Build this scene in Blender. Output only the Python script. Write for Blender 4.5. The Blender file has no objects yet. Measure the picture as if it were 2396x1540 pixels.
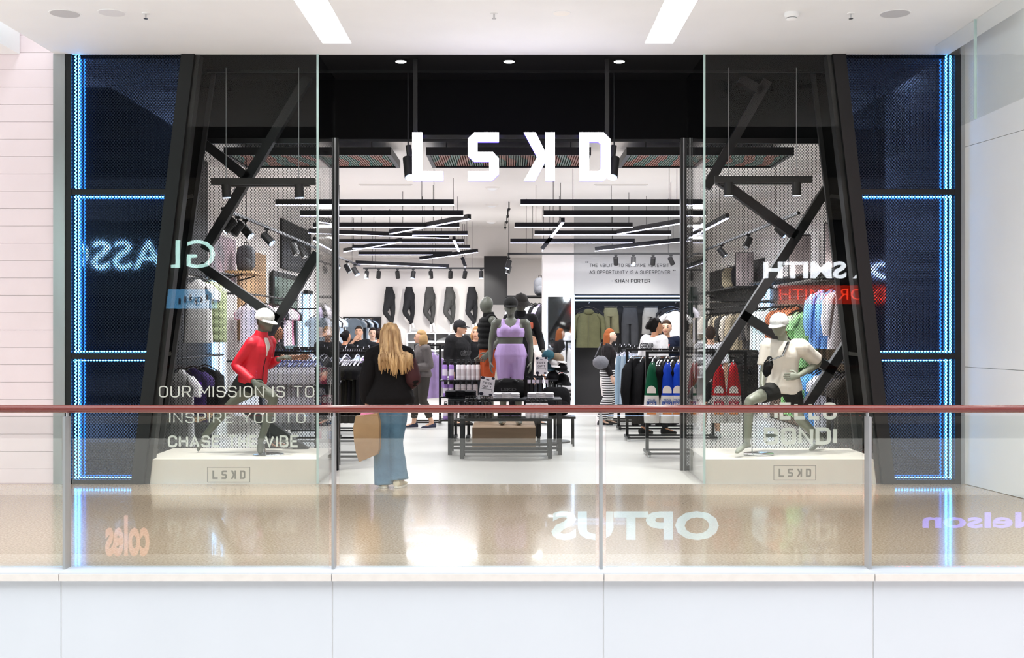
import bpy, bmesh, math, random
from mathutils import Vector, Matrix, noise
R = math.radians
random.seed(7)
SC = bpy.context.scene
COL = SC.collection
# ---------------------------------------------------------------- camera, world, light, exposure
F, CX, CY, EYE = 2700.0, 1194.0, 768.0, 1.6       # focal length and vanishing point in photo pixels, eye height in metres
cam = bpy.data.cameras.new('camera')
cam.sensor_width = 36.0
cam.lens = F / 2396 * 36
cam.shift_x, cam.shift_y = (1198 - CX) / 2396, (CY - 770) / 2396
cam.clip_end = 200
camo = bpy.data.objects.new('camera', cam)
camo.location = (0, 0, EYE)
camo.rotation_euler = (R(90), 0, 0)
COL.objects.link(camo)
SC.camera = camo
w = bpy.data.worlds.new('daylight')
SC.world = w
w.use_nodes = True
w.node_tree.nodes['Background'].inputs[0].default_value = (0.93, 0.96, 1.0, 1)
w.node_tree.nodes['Background'].inputs[1].default_value = 1.72
SC.view_settings.view_transform = 'Standard'
SC.view_settings.look = 'None'
SC.view_settings.exposure = 0.66
SC.view_settings.gamma = 1.0
SC.view_settings.use_curve_mapping = False
SC.cycles.transparent_max_bounces = 32
SC.cycles.max_bounces = 9
SC.cycles.diffuse_bounces = 4
SC.cycles.glossy_bounces = 5
SC.cycles.caustics_reflective = False
SC.cycles.caustics_refractive = False
SC.cycles.sample_clamp_indirect = 6.0


def area(name, loc, sx, sy, power, rot=(0, 0, 0), color=(1, 1, 1)):
    l = bpy.data.lights.new(name, 'AREA')
    l.shape = 'RECTANGLE'
    l.size, l.size_y, l.energy, l.color = sx, sy, power, color
    o = bpy.data.objects.new(name, l)
    o.location, o.rotation_euler = loc, rot
    COL.objects.link(o)
    return o


def spot(name, loc, target, power, angle=50, color=(1, .98, .95), blend=.5):
    l = bpy.data.lights.new(name, 'SPOT')
    l.energy, l.spot_size, l.spot_blend, l.color, l.shadow_soft_size = power, R(angle), blend, color, .05
    o = bpy.data.objects.new(name, l)
    o.location = loc
    d = Vector(target) - Vector(loc)
    o.rotation_euler = d.to_track_quat('-Z', 'Y').to_euler()
    COL.objects.link(o)
    return o


area('skylight', (0, 2.2, 10.5), 16, 8, 900, color=(.95, .98, 1))
for k, (yy, p) in enumerate(((15.4, 200), (18.3, 220), (20.7, 190), (24.6, 250))):
    for sx in (-2.2, 2.2):
        xx = sx - .35 if sx > 0 and yy > 20 else sx
        area('shop_strip_light', (xx, yy, 3.22), 3.0, .5, p * .29, color=(.97, .97, 1.0))
        area('shop_ceiling_fill', (xx, yy, 3.35), 3.6, 2.7, p * .04, (R(180), 0, 0), color=(.98, .97, 1.0))  # added upward fill that brightens the shop ceiling, not a fitting of the shop
for sx in (-2.75, 2.95):
    spot('vitrine_spot', (sx - .3, 12.2, 3.05), (sx, 12.45, 1.1), 130, 75)
    spot('vitrine_spot', (sx + .3, 12.1, 3.05), (sx, 12.45, .6), 110, 75)
for yy in (14.3, 15.4, 17.2, 19.2, 22.6, 25.2):
    spot('track_lamp', (-3.3, yy - .5, 2.8), (-4.1, yy + .5, 1.4), 75, 80)
    spot('track_lamp', (3.45, yy - .5, 2.8), (4.35, yy + .5, 1.4), 75, 80)
for xx in (-3.3, -1.9, -.8):
    spot('track_lamp', (xx, 25.9, 2.8), (xx + .1, 28, 1.6), 55, 75)
spot('track_lamp', (2.3, 21.3, 2.8), (2.3, 22.6, 1.5), 35, 85)
spot('track_lamp', (2.0, 15.6, 3.1), (2.2, 14.6, .8), 60, 80)

# ---------------------------------------------------------------- helpers


def at(px, py, D):
    """the point at depth D that the photo shows at pixel (px, py)"""
    return Vector(((px - CX) * D / F, D, EYE - (py - CY) * D / F))


def lin(c):
    if isinstance(c, str):
        c = [int(c[i:i + 2], 16) / 255 for i in (0, 2, 4)]
    return tuple(v / 12.92 if v <= .04045 else ((v + .055) / 1.055) ** 2.4 for v in c[:3])


MATS = {}


def mat(name, color='808080', rough=.6, metal=0., emit=None, es=0., spec=.5, var=0., vs=8., bump=0., bs=40., color2=None, coat=0., alpha=1., stretch=None):
    if name in MATS:
        return MATS[name]
    m = bpy.data.materials.new(name)
    m.use_nodes = True
    nt = m.node_tree
    b = nt.nodes['Principled BSDF']
    c = lin(color)
    b.inputs['Base Color'].default_value = (*c, 1)
    b.inputs['Roughness'].default_value = rough
    b.inputs['Metallic'].default_value = metal
    b.inputs['Specular IOR Level'].default_value = spec
    b.inputs['Coat Weight'].default_value = coat
    b.inputs['Alpha'].default_value = alpha
    if emit:
        b.inputs['Emission Color'].default_value = (*lin(emit), 1)
        b.inputs['Emission Strength'].default_value = es
    if var or bump:
        tc = nt.nodes.new('ShaderNodeTexCoord')
        mp = nt.nodes.new('ShaderNodeMapping')
        nt.links.new(tc.outputs['Object'], mp.inputs[0])
        if stretch:
            mp.inputs['Scale'].default_value = stretch
    if var:
        n = nt.nodes.new('ShaderNodeTexNoise')
        n.inputs['Scale'].default_value = vs
        n.inputs['Detail'].default_value = 5
        nt.links.new(mp.outputs[0], n.inputs[0])
        x = nt.nodes.new('ShaderNodeMix')
        x.data_type = 'RGBA'
        c2 = lin(color2) if color2 else tuple(v * (1 - var) for v in c)
        x.inputs[6].default_value = (*c2, 1)
        x.inputs[7].default_value = (*c, 1)
        rp = nt.nodes.new('ShaderNodeMapRange')
        rp.inputs[1].default_value, rp.inputs[2].default_value = .35, .65
        nt.links.new(n.outputs[0], rp.inputs[0])
        nt.links.new(rp.outputs[0], x.inputs[0])
        nt.links.new(x.outputs[2], b.inputs['Base Color'])
    if bump:
        n = nt.nodes.new('ShaderNodeTexNoise')
        n.inputs['Scale'].default_value = bs
        nt.links.new(mp.outputs[0], n.inputs[0])
        bp = nt.nodes.new('ShaderNodeBump')
        bp.inputs['Strength'].default_value = bump
        bp.inputs['Distance'].default_value = .02
        nt.links.new(n.outputs[0], bp.inputs['Height'])
        nt.links.new(bp.outputs[0], b.inputs['Normal'])
    MATS[name] = m
    return m


def glow(name, color, strength):
    if name in MATS:
        return MATS[name]
    m = bpy.data.materials.new(name)
    m.use_nodes = True
    nt = m.node_tree
    nt.nodes.clear()
    e = nt.nodes.new('ShaderNodeEmission')
    e.inputs[0].default_value = (*lin(color), 1)
    e.inputs[1].default_value = strength
    o = nt.nodes.new('ShaderNodeOutputMaterial')
    nt.links.new(e.outputs[0], o.inputs[0])
    MATS[name] = m
    return m


def glassmat(name, tint, f0=.045, gain=1.0):
    m = bpy.data.materials.new(name)
    m.use_nodes = True
    nt = m.node_tree
    nt.nodes.clear()
    N, L = nt.nodes.new, nt.links.new
    t = N('ShaderNodeBsdfTransparent')
    t.inputs[0].default_value = (*tint, 1)
    g = N('ShaderNodeBsdfGlossy')
    g.inputs['Roughness'].default_value = 0.0
    lw = N('ShaderNodeLayerWeight')
    lw.inputs[0].default_value = .5
    p = N('ShaderNodeMath'); p.operation = 'POWER'; p.inputs[1].default_value = 5
    L(lw.outputs['Facing'], p.inputs[0])
    a = N('ShaderNodeMath'); a.operation = 'MULTIPLY_ADD'
    a.inputs[1].default_value, a.inputs[2].default_value = 1 - f0, f0
    L(p.outputs[0], a.inputs[0])
    x = N('ShaderNodeMixShader')
    L(a.outputs[0], x.inputs[0]); L(t.outputs[0], x.inputs[1]); L(g.outputs[0], x.inputs[2])
    o = N('ShaderNodeOutputMaterial')
    L(x.outputs[0], o.inputs[0])
    MATS[name] = m
    return m


def perforated(name, color, pitch, radius, rough=.4, metal=.3):
    """sheet metal with staggered round holes"""
    m = bpy.data.materials.new(name)
    m.use_nodes = True
    nt = m.node_tree
    N, L = nt.nodes.new, nt.links.new
    b = nt.nodes['Principled BSDF']
    b.inputs['Base Color'].default_value = (*lin(color), 1)
    b.inputs['Roughness'].default_value = rough
    b.inputs['Metallic'].default_value = metal

    def M(op, a, bb=None):
        n = N('ShaderNodeMath'); n.operation = op
        for i, v in enumerate((a, bb)):
            if v is None:
                continue
            if isinstance(v, (int, float)):
                n.inputs[i].default_value = v
            else:
                L(v, n.inputs[i])
        return n.outputs[0]
    tc = N('ShaderNodeTexCoord')
    s = N('ShaderNodeSeparateXYZ')
    L(tc.outputs['Object'], s.inputs[0])
    v = M('MULTIPLY', s.outputs['Z'], 1 / (pitch * .6))
    row = M('FLOOR', v)
    u = M('ADD', M('MULTIPLY', s.outputs['X'], 1 / pitch), M('MULTIPLY', M('FLOORED_MODULO', row, 2), .5))
    fu = M('SUBTRACT', M('FRACT', u), .5)
    fv = M('MULTIPLY', M('SUBTRACT', M('FRACT', v), .5), .6)
    d = M('SQRT', M('ADD', M('MULTIPLY', fu, fu), M('MULTIPLY', fv, fv)))
    L(M('GREATER_THAN', d, radius), b.inputs['Alpha'])
    MATS[name] = m
    return m


class MB:
    """collects simple shapes and links them as one mesh object"""

    def __init__(s):
        s.v, s.f = [], []

    def add(s, vs, fs):
        n = len(s.v)
        s.v += [Vector(p) for p in vs]
        s.f += [tuple(i + n for i in f) for f in fs]
        return s

    def box(s, x0, x1, y0, y1, z0, z1, m=None):
        vs = [Vector((x, y, z)) for x in (x0, x1) for y in (y0, y1) for z in (z0, z1)]
        if m is not None:
            vs = [m @ p for p in vs]
        return s.add(vs, [(0, 1, 3, 2), (4, 6, 7, 5), (0, 4, 5, 1), (2, 3, 7, 6), (0, 2, 6, 4), (1, 5, 7, 3)])

    def bar(s, a, b, wd, ht, up=(0, 0, 1)):
        a, b = Vector(a), Vector(b)
        d = (b - a).normalized()
        up = Vector(up)
        sd = d.cross(up)
        if sd.length < 1e-4:
            sd = d.cross(Vector((1, 0, 0)))
        sd.normalize()
        up = sd.cross(d).normalized()
        vs = []
        for p in (a, b):
            for i, j in ((-1, -1), (1, -1), (1, 1), (-1, 1)):
                vs.append(p + sd * i * wd / 2 + up * j * ht / 2)
        return s.add(vs, [(0, 1, 2, 3), (7, 6, 5, 4), (0, 4, 5, 1), (1, 5, 6, 2), (2, 6, 7, 3), (3, 7, 4, 0)])

    def rings(s, rs, cap=True):
        n = len(rs[0])
        vs = [p for r in rs for p in r]
        fs = []
        for k in range(len(rs) - 1):
            for i in range(n):
                j = (i + 1) % n
                fs.append((k * n + i, k * n + j, (k + 1) * n + j, (k + 1) * n + i))
        if cap:
            fs.append(tuple(range(n - 1, -1, -1)))
            fs.append(tuple((len(rs) - 1) * n + i for i in range(n)))
        return s.add(vs, fs)

    def tube(s, pts, rad, n=8, flat=1.0, ref=None):
        pts = [Vector(p) for p in pts]
        if isinstance(rad, (int, float)):
            rad = [rad] * len(pts)
        rs = []
        u = None
        for k, p in enumerate(pts):
            d = (pts[min(k + 1, len(pts) - 1)] - pts[max(k - 1, 0)]).normalized()
            if u is None:
                r0 = Vector(ref) if ref else (Vector((0, 0, 1)) if abs(d.z) < .9 else Vector((1, 0, 0)))
                u = (r0 - d * r0.dot(d)).normalized()
            else:
                u = (u - d * u.dot(d)).normalized()
            q = d.cross(u)
            rs.append([p + (u * math.cos(2 * math.pi * i / n) * flat + q * math.sin(2 * math.pi * i / n)) * rad[k] for i in range(n)])
        return s.rings(rs)

    def cyl(s, a, b, r, r2=None, n=12):
        return s.tube([a, b], [r, r if r2 is None else r2], n)

    def lathe(s, prof, c=(0, 0, 0), n=16):
        c = Vector(c)
        rs = [[c + Vector((r * math.cos(2 * math.pi * i / n), r * math.sin(2 * math.pi * i / n), z)) for i in range(n)] for r, z in prof]
        return s.rings(rs)

    def ell(s, c, rx, ry, rz, n=14, m=9, rot=None, fn=None):
        c = Vector(c)
        rs = []
        for k in range(m + 1):
            t = -math.pi / 2 + math.pi * k / m
            t = max(-1.5, min(1.5, t))
            row = []
            for i in range(n):
                a = 2 * math.pi * i / n
                p = Vector((rx * math.cos(t) * math.cos(a), ry * math.cos(t) * math.sin(a), rz * math.sin(t)))
                if fn:
                    p = fn(p)
                if rot is not None:
                    p = rot @ p
                row.append(c + p)
            rs.append(row)
        return s.rings(rs)

    def prism(s, poly, y0, y1):
        """polygon given in (x, z), counter-clockwise seen from the front (-Y), extruded from y0 to y1"""
        n = len(poly)
        vs = [(x, y0, z) for x, z in poly] + [(x, y1, z) for x, z in poly]
        fs = [tuple(range(n)), tuple(range(2 * n - 1, n - 1, -1))]
        fs += [((i + 1) % n, i, n + i, n + (i + 1) % n) for i in range(n)]
        return s.add(vs, fs)

    def xform(s, m):
        s.v = [m @ p for p in s.v]
        return s

    def mesh(s, name, smooth=False, ang=38):
        me = bpy.data.meshes.new(name)
        me.from_pydata([tuple(p) for p in s.v], [], s.f)
        if smooth:
            me.polygons.foreach_set('use_smooth', [True] * len(me.polygons))
            me.set_sharp_from_angle(angle=R(ang))
        me.update()
        return me

    def build(s, name, m, parent=None, smooth=False, local=False, ang=38):
        if parent is not None and not local:
            off = root_of(parent).location
            if off.length:
                s.v = [p - off for p in s.v]
        return link(name, s.mesh(name, smooth, ang), m, parent)


def root_of(o):
    while o.parent is not None:
        o = o.parent
    return o


def link(name, me, m, parent=None):
    o = bpy.data.objects.new(name, me)
    COL.objects.link(o)
    if m is not None and not me.materials:
        me.materials.append(m)
    o.parent = parent
    return o


def tag(o, label, cat, group=None):
    o['label'], o['category'] = label, cat
    if group:
        o['group'] = group
    return o


def thing(name, label, cat, loc=(0, 0, 0), group=None):
    o = bpy.data.objects.new(name, None)
    o.empty_display_size = .1
    COL.objects.link(o)
    o.location = loc
    return tag(o, label, cat, group)


def struct(name, mb, m, parent=None, **k):
    o = mb.build(name, m, parent, **k)
    if parent is None:
        o['kind'] = 'structure'
    return o


KIDS = {}


def copy_tree(o, parent=None):
    c = o.copy()
    COL.objects.link(c)
    c.parent = parent
    for ch in o.children:
        copy_tree(ch, c)
    return c


def recolor(o, m):
    o.material_slots[0].link = 'OBJECT'
    o.material_slots[0].material = m


ORD = ['first', 'second', 'third', 'fourth', 'fifth', 'sixth', 'seventh', 'eighth', 'ninth', 'tenth', 'eleventh', 'twelfth', 'thirteenth', 'fourteenth', 'fifteenth', 'sixteenth', 'seventeenth', 'eighteenth', 'nineteenth', 'twentieth']


def lettering(body, x0, x1, z0, z1, y, name, m, parent, bold=0., depth=.004, mirror=False, rot=None, world=True):
    """flat lettering fitted into x0..x1, z0..z1 at depth y, readable from -Y"""
    cu = bpy.data.curves.new(name, 'FONT')
    cu.body = body
    cu.offset = bold
    cu.resolution_u = 3
    o = bpy.data.objects.new(name, cu)
    COL.objects.link(o)
    dg = bpy.context.evaluated_depsgraph_get()
    me = bpy.data.meshes.new_from_object(o.evaluated_get(dg))
    bpy.data.objects.remove(o)
    bpy.data.curves.remove(cu)
    xs = [v.co.x for v in me.vertices]
    ys = [v.co.y for v in me.vertices]
    ax, bx, ay, by = min(xs), max(xs), min(ys), max(ys)
    mb = MB()
    vs = []
    for v in me.vertices:
        u = (v.co.x - ax) / (bx - ax)
        if mirror:
            u = 1 - u
        vs.append(Vector((x0 + (x1 - x0) * u, y, z0 + (z1 - z0) * (v.co.y - ay) / (by - ay))))
    mb.add(vs, [tuple(p.vertices) for p in me.polygons])
    if depth:
        # give the letters their thickness
        n = len(vs)
        edges = {}
        for p in me.polygons:
            q = list(p.vertices)
            for a, b in zip(q, q[1:] + q[:1]):
                k = (min(a, b), max(a, b))
                edges[k] = None if k in edges else (a, b)
        mb.add([v + Vector((0, depth, 0)) for v in vs], [tuple(reversed(p.vertices)) for p in me.polygons])
        mb.f += [(b, a, a + n, b + n) for e in edges.values() if e for a, b in (e,)]
    bpy.data.meshes.remove(me)
    if rot is not None:
        mb.xform(rot)
    return mb.build(name, m, parent, local=not world)


STROKES = {
    'A': (.62, [[(0, 0), (.31, 1), (.62, 0)], [(.1, .3), (.52, .3)]]), 'B': (.56, [[(0, 0), (.56, 0, .24), (.56, .53, .22), (0, .53)], [(0, 0), (0, 1), (.52, 1, .22), (.52, .53, .2), (0, .53)]]),
    'C': (.58, [[(.58, .68), (.58, 1, .28), (0, 1, .28), (0, 0, .28), (.58, 0, .28), (.58, .32)]]), 'D': (.58, [[(0, 0), (.58, 0, .28), (.58, 1, .28), (0, 1), (0, 0)]]),
    'E': (.52, [[(.52, 1), (0, 1), (0, 0), (.52, 0)], [(0, .52), (.45, .52)]]), 'F': (.52, [[(.52, 1), (0, 1), (0, 0)], [(0, .5), (.45, .5)]]),
    'G': (.58, [[(.58, .7), (.58, 1, .28), (0, 1, .28), (0, 0, .28), (.58, 0, .28), (.58, .48), (.32, .48)]]), 'H': (.58, [[(0, 0), (0, 1)], [(.58, 0), (.58, 1)], [(0, .52), (.58, .52)]]),
    'I': (0, [[(0, 0), (0, 1)]]), 'K': (.58, [[(0, 0), (0, 1)], [(.55, 1), (.02, .42)], [(.2, .62), (.58, 0)]]), 'L': (.5, [[(0, 1), (0, 0), (.5, 0)]]),
    'M': (.72, [[(0, 0), (0, 1), (.36, .35), (.72, 1), (.72, 0)]]), 'N': (.58, [[(0, 0), (0, 1), (.58, 0), (.58, 1)]]),
    'O': (.58, [[(.29, 0), (.58, 0, .28), (.58, 1, .28), (0, 1, .28), (0, 0, .28), (.29, 0)]]), 'P': (.54, [[(0, 0), (0, 1), (.54, 1, .24), (.54, .45, .24), (0, .45)]]),
    'R': (.56, [[(0, 0), (0, 1), (.54, 1, .24), (.54, .45, .24), (0, .45)], [(.28, .45), (.56, 0)]]),
    'S': (.57, [[(.56, .74), (.56, 1, .26), (0, 1, .26), (0, .53, .22), (.57, .5, .22), (.57, 0, .26), (0, 0, .26), (0, .26)]]), 'T': (.6, [[(0, 1), (.6, 1)], [(.3, 1), (.3, 0)]]),
    'U': (.58, [[(0, 1), (0, 0, .28), (.58, 0, .28), (.58, 1)]]), 'V': (.6, [[(0, 1), (.3, 0), (.6, 1)]]), 'W': (.84, [[(0, 1), (.2, 0), (.42, .8), (.64, 0), (.84, 1)]]),
    'Y': (.6, [[(0, 1), (.3, .45), (.6, 1)], [(.3, .45), (.3, 0)]]), '-': (.3, [[(0, .45), (.3, .45)]])}


def strokes(body, x0, x1, z0, z1, y, name, m, parent, sw=.11, depth=.001, gap=.3, world=True):
    """even-stroke lettering with rounded corners, fitted into x0..x1, z0..z1"""
    adv, items = 0., []
    for ch in body:
        if ch == ' ':
            adv += .42
            continue
        wd, paths = STROKES[ch]
        items.append((adv, paths))
        adv += wd + gap
    tot = adv - gap
    sx, sz = (x1 - x0) / (tot + sw), z1 - z0
    mb = MB()
    for off, paths in items:
        for pth in paths:
            P = []
            for i, p in enumerate(pth):
                q = Vector((p[0], p[1]))
                if len(p) > 2 and 0 < i < len(pth) - 1:
                    a, b = Vector(pth[i - 1][:2]), Vector(pth[i + 1][:2])
                    u, v = q + (a - q).normalized() * p[2], q + (b - q).normalized() * p[2]
                    for t in (0, .17, .33, .5, .67, .83, 1):
                        P.append(u * (1 - t) ** 2 + q * 2 * t * (1 - t) + v * t * t)
                else:
                    P.append(q)
            P = [p for i, p in enumerate(P) if i == 0 or (p - P[i - 1]).length > 1e-4]
            P = [Vector((p.x + sw / 2 + off, sw / 2 + p.y * (1 - sw))) for p in P]
            vs = []
            for i, p in enumerate(P):
                d0 = (p - P[i - 1]).normalized() if i else (P[1] - p).normalized()
                d1 = (P[i + 1] - p).normalized() if i < len(P) - 1 else d0
                closed = (P[0] - P[-1]).length < 1e-4
                if closed and i in (0, len(P) - 1):
                    d0, d1 = (P[-1] - P[-2]).normalized(), (P[1] - P[0]).normalized()
                n0, n1 = Vector((-d0.y, d0.x)), Vector((-d1.y, d1.x))
                nn = (n0 + n1)
                nn = n0 if nn.length < 1e-3 else nn.normalized()
                k = min(1 / max(nn.dot(n0), .3), 1.9) * sw / 2
                e = Vector((0, 0))
                if not closed and i == 0 and len(pth[0]) == 2:
                    e = -d1 * (sw * .0)
                for s in (-1, 1):
                    c = p + nn * k * s + e
                    vs.append((x0 + c.x * sx, y, z0 + c.y * sz))
            n = len(P)
            mb.add(vs, [(2 * i, 2 * i + 2, 2 * i + 3, 2 * i + 1) for i in range(n - 1)])
            if depth:
                mb.add([(a, b + depth, c) for a, b, c in vs], [(2 * i + 1, 2 * i + 3, 2 * i + 2, 2 * i) for i in range(n - 1)])
    return mb.build(name, m, parent, local=not world)


# ---------------------------------------------------------------- materials
WHITE = mat('white_paint', 'eff1f2', .7, var=.03, vs=1.5)
FASCIA = mat('white_fascia_panel', 'c6cad0', .35, var=.02, vs=2)
KERB = mat('pale_stone_kerb', 'd4cec8', .45, var=.06, vs=14)
PINK = mat('pink_white_board', 'f0e2e6', .6, var=.03, vs=3)
SHOPWHITE = mat('shop_white', 'e9e5e0', .75, var=.02, vs=1)
SHOPGREY = mat('shop_grey', 'b9bab8', .75, var=.03, vs=2)
SHOPFLOOR = mat('shop_floor_concrete', 'd2cdc7', .38, var=.05, vs=1.2)
BLACK = mat('black_steel', '0b0b0c', .45, .2, var=.2, vs=6)
BLACKMATT = mat('black_matt', '060606', .9, spec=.15)
CHAR = mat('charcoal_panel', '1c1b1b', .6, var=.15, vs=4)
STEEL = mat('brushed_steel', 'a9abac', .3, .5, var=.12, vs=6, stretch=(1, 1, .15))
CHROME = mat('chrome', 'cfd2d4', .12, 1.)
CREAM = mat('cream_plinth', 'ebe1d6', .5, var=.04, vs=5)
OAK = mat('oak_veneer', 'b08d66', .55, var=.22, vs=9, stretch=(1, 1, .12))
LIGHTOAK = mat('light_oak', 'a5886d', .5, var=.2, vs=11, stretch=(.12, 1, 1))
RAIL = mat('red_brown_rail', '6a2015', .22, var=.12, vs=9, stretch=(.2, 1, 1), coat=.5)
GLASS = glassmat('clear_glass', (.975, .985, .98), .014)
GLASSRAIL = glassmat('balustrade_glass', (.96, .985, .975), .055)
EDGE = mat('green_glass_edge', 'b9d2cf', .2, var=.05)
MIRROR = mat('mirror', 'd8dde0', .03, 1.)
DARKMIRROR = mat('dark_mirror_film', '45567a', .03, .95, bump=.035, bs=1.6)
LEDBLUE = glow('blue_led', '4aa8ff', 9)
LEDWHITE = glow('white_led', 'dcdcff', 7)
LEDICE = glow('ice_led', 'b9d4ff', 4)
SIGNLIT = glow('lit_sign_face', 'f6f4ff', 9)
SIGNSIDE = glow('violet_sign_side', '6a5cff', 2.2)
LAMP = glow('ceiling_lamp', 'fffdf8', 12)
VINYL = mat('pale_vinyl', 'dfe6df', .6, alpha=.85)
MESHBLUE = perforated('perforated_blue_mesh', '0b1422', .030, .36, .35, .6)
MESHBACK = perforated('perforated_black_mesh', '0c0c0c', .030, .395, .5, .2)
TERRAZZO = mat('terrazzo', 'd4bfa8', .16, var=.3, vs=60, color2='b0967c', coat=.3)
PRINT = mat('dark_print', '2a2a2c', .7)
# ---------------------------------------------------------------- the setting
DS = 11.84            # depth of the shop front
# mall walkway and slab edge
struct('floor', MB().box(-9, 9, 7.76, DS, -.3, 0), TERRAZZO)
struct('floor.001', MB().box(-4.7, 5.0, DS, 28.3, -.3, 0), SHOPFLOOR)
struct('floor.002', MB().box(-14, 14, -6, 7.5, -5.3, -5), KERB)
struct('trim_1', MB().box(-9, 9, 7.53, 7.758, -.045, 0.002), FASCIA)
fw = struct('wall_front', MB().box(-9, 9, 7.562, 7.75, -1.6, -.046), mat('fascia_joint', 'e2e2e2', .7))
xs = [at(p, 1400, 7.555).x for p in (-490, 143, 778, 1412, 2043, 2680)]
for a, b in zip(xs[:-1], xs[1:]):
    MB().box(a + .004, b - .004, 7.555, 7.602, -1.55, -.056).build('panel', FASCIA, fw)
    MB().box(a + .003, b - .003, 7.515, 7.531, -.048, -.004).build('nosing', KERB, fw)
# pink boarded wall beside the shop
wl = struct('wall_left', MB().box(-9, -4.68, DS + .02, DS + .15, 0, 5.2), mat('board_gap', 'b9a9ac', .8))
for k in range(24):
    z1 = 4.249 - .178 * k
    MB().box(-9, -4.68, DS, DS + .021, max(z1 - .175, .01), z1).build('board', PINK, wl)
for k in range(3):
    MB().box(-9, -4.68, DS, DS + .021, 4.252 + .178 * k, 4.427 + .178 * k).build('board', PINK, wl)
struct('trim_2', MB().box(at(127, 0, DS).x, at(154, 0, DS).x, DS - .03, DS + .1, 0, 4.41), STEEL)
struct('trim_3', MB().box(at(2248, 0, DS).x, at(2268, 0, DS).x, DS - .01, DS + .1, 0, 4.9), STEEL)
# white side wall on the far side, splayed towards the walkway, in panels
pA, pB = Vector((4.66, DS)), Vector((5.26, 7.7))
n2 = Vector((pB.y - pA.y, -(pB.x - pA.x))).normalized()
n2 = -n2 if n2.x < 0 else n2


def side_slab(a0, a1, z0, z1, t0, t1):
    p, q = pA.lerp(pB, a0), pA.lerp(pB, a1)
    vs = []
    for z in (z0, z1):
        vs += [(*(p + n2 * t0), z), (*(q + n2 * t0), z), (*(q + n2 * t1), z), (*(p + n2 * t1), z)]
    return MB().add(vs, [(3, 2, 1, 0), (4, 5, 6, 7), (0, 1, 5, 4), (1, 2, 6, 5), (2, 3, 7, 6), (3, 0, 4, 7)])


wr = struct('wall_right', side_slab(0, 1, 0, 5.4, .03, .15), mat('panel_gap', 'c9c7c4', .8))
for z0, z1 in ((.004, 1.2), (1.205, 3.455), (3.46, 5.4)):
    for a0, a1 in ((0, .48), (.482, 1)):
        side_slab(a0, a1, z0, z1, 0, .031).build('panel', WHITE, wr)
# ceiling over the walkway with two recessed light troughs
Z = 4.41
tx = [(-1.852, -1.565), (1.325, 1.605)]
ce = MB()
y0, y1 = 7.6, DS + .02
cuts = [-4.67, tx[0][0], tx[0][1], tx[1][0], tx[1][1], 4.5]
for i in (0, 2, 4):
    ce.box(cuts[i], cuts[i + 1], y0, y1, Z, Z + .5)
for a, b in tx:
    ce.box(a, b, 11.38, y1, Z, Z + .5)
    ce.box(a, b, y0, 11.38, Z + .32, Z + .5)
struct('ceiling', ce, WHITE)
for k, (a, b) in enumerate(tx):
    t = thing('ceiling_light', ['long recessed ceiling light trough, window side', 'long recessed ceiling light trough, white side wall side'][k], 'light', ((a + b) / 2, 9.5, Z + .1))
    t['label'] = ['long recessed ceiling light trough over the red-jacketed mannequin side', 'long recessed ceiling light trough over the cream-shirted mannequin side'][k]
    MB().box(a + .07, b - .07, 7.8, 11.25, Z + .2, Z + .318).build('diffuser', LAMP, t)
    fr = MB()
    for q0, q1, r0, r1 in ((a + .002, a + .07, 7.8, 11.25), (b - .07, b - .002, 7.8, 11.25), (a + .002, b - .002, 11.25, 11.378)):
        fr.box(q0, q1, r0, r1, Z + .2, Z + .24)
    fr.build('lamp_frame', mat('lamp_frame_glow', 'fbfaf6', .6, emit='fffdf8', es=.6), t)  # frame glows faintly by itself, imitating light from the diffuser
struct('ceiling.001', MB().box(-9, -4.9, 7.6, DS, 5.0, 5.2).box(4.5, 6.5, 7.6, DS, 4.9, 5.1), WHITE)
struct('trim_4', MB().box(-9, -5.03, 10.9, DS - .01, 4.41, 4.99), WHITE)
lt = thing('ceiling_light', 'narrow slot light above the white side wall', 'light', (4.9, 9.6, 4.88))
MB().box(4.86, 4.95, 8.4, 10.4, 4.87, 4.9).build('diffuser', LAMP, lt)
# glass smoke baffle hanging from the ceiling edge
bf = thing('smoke_baffle', 'clear glass smoke baffle hanging from the ceiling by the white side wall', 'baffle', (4.23, 10, Z))
for a, b in ((10.505, 11.5), (8.3, 10.495)):
    MB().box(4.225, 4.237, a, b, 3.5, Z).build('pane', GLASS, bf)
MB().box(4.22, 4.242, 10.49, 10.51, 3.5, Z).build('joint', EDGE, bf)
# ceiling fittings
GREYDISC = mat('grey_grille', 'c3c4c7', .8, bump=.3, bs=300)


def disc(px, py, name, label, cat, r, m, kind):
    D = F * (Z - EYE) / (CY - py)
    c = at(px, py, D)
    t = thing(name, label, cat, (c.x, c.y, Z))
    if kind == 'speaker':
        MB().lathe([(r, -.004), (r, .0)], c, 24).build('grille', m, t, True)
        MB().lathe([(r + .012, -.003), (r + .012, .0)], c, 24).build('rim', WHITE, t, True)
    elif kind == 'detector':
        MB().lathe([(r * .75, -.045), (r, -.03), (r, -.0)], c, 20).build('housing', WHITE, t, True)
        MB().lathe([(r * .5, -.07), (r * .75, -.06), (r * .75, -.045)], c, 20).build('sensor_cap', WHITE, t, True)
        MB().lathe([(r * .76, -.05), (r * .76, -.046)], c, 20).build('slot', BLACK, t)
    else:
        MB().lathe([(.03, -.006), (.035, 0)], c, 14).build('rosette', WHITE, t, True)
        MB().cyl(c, c + Vector((0, 0, -.045)), .008, n=8).build('stem', CHROME, t, True)
        MB().lathe([(.02, -.05), (.02, -.045)], c, 12).build('deflector', CHROME, t, True)
    return t


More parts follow.
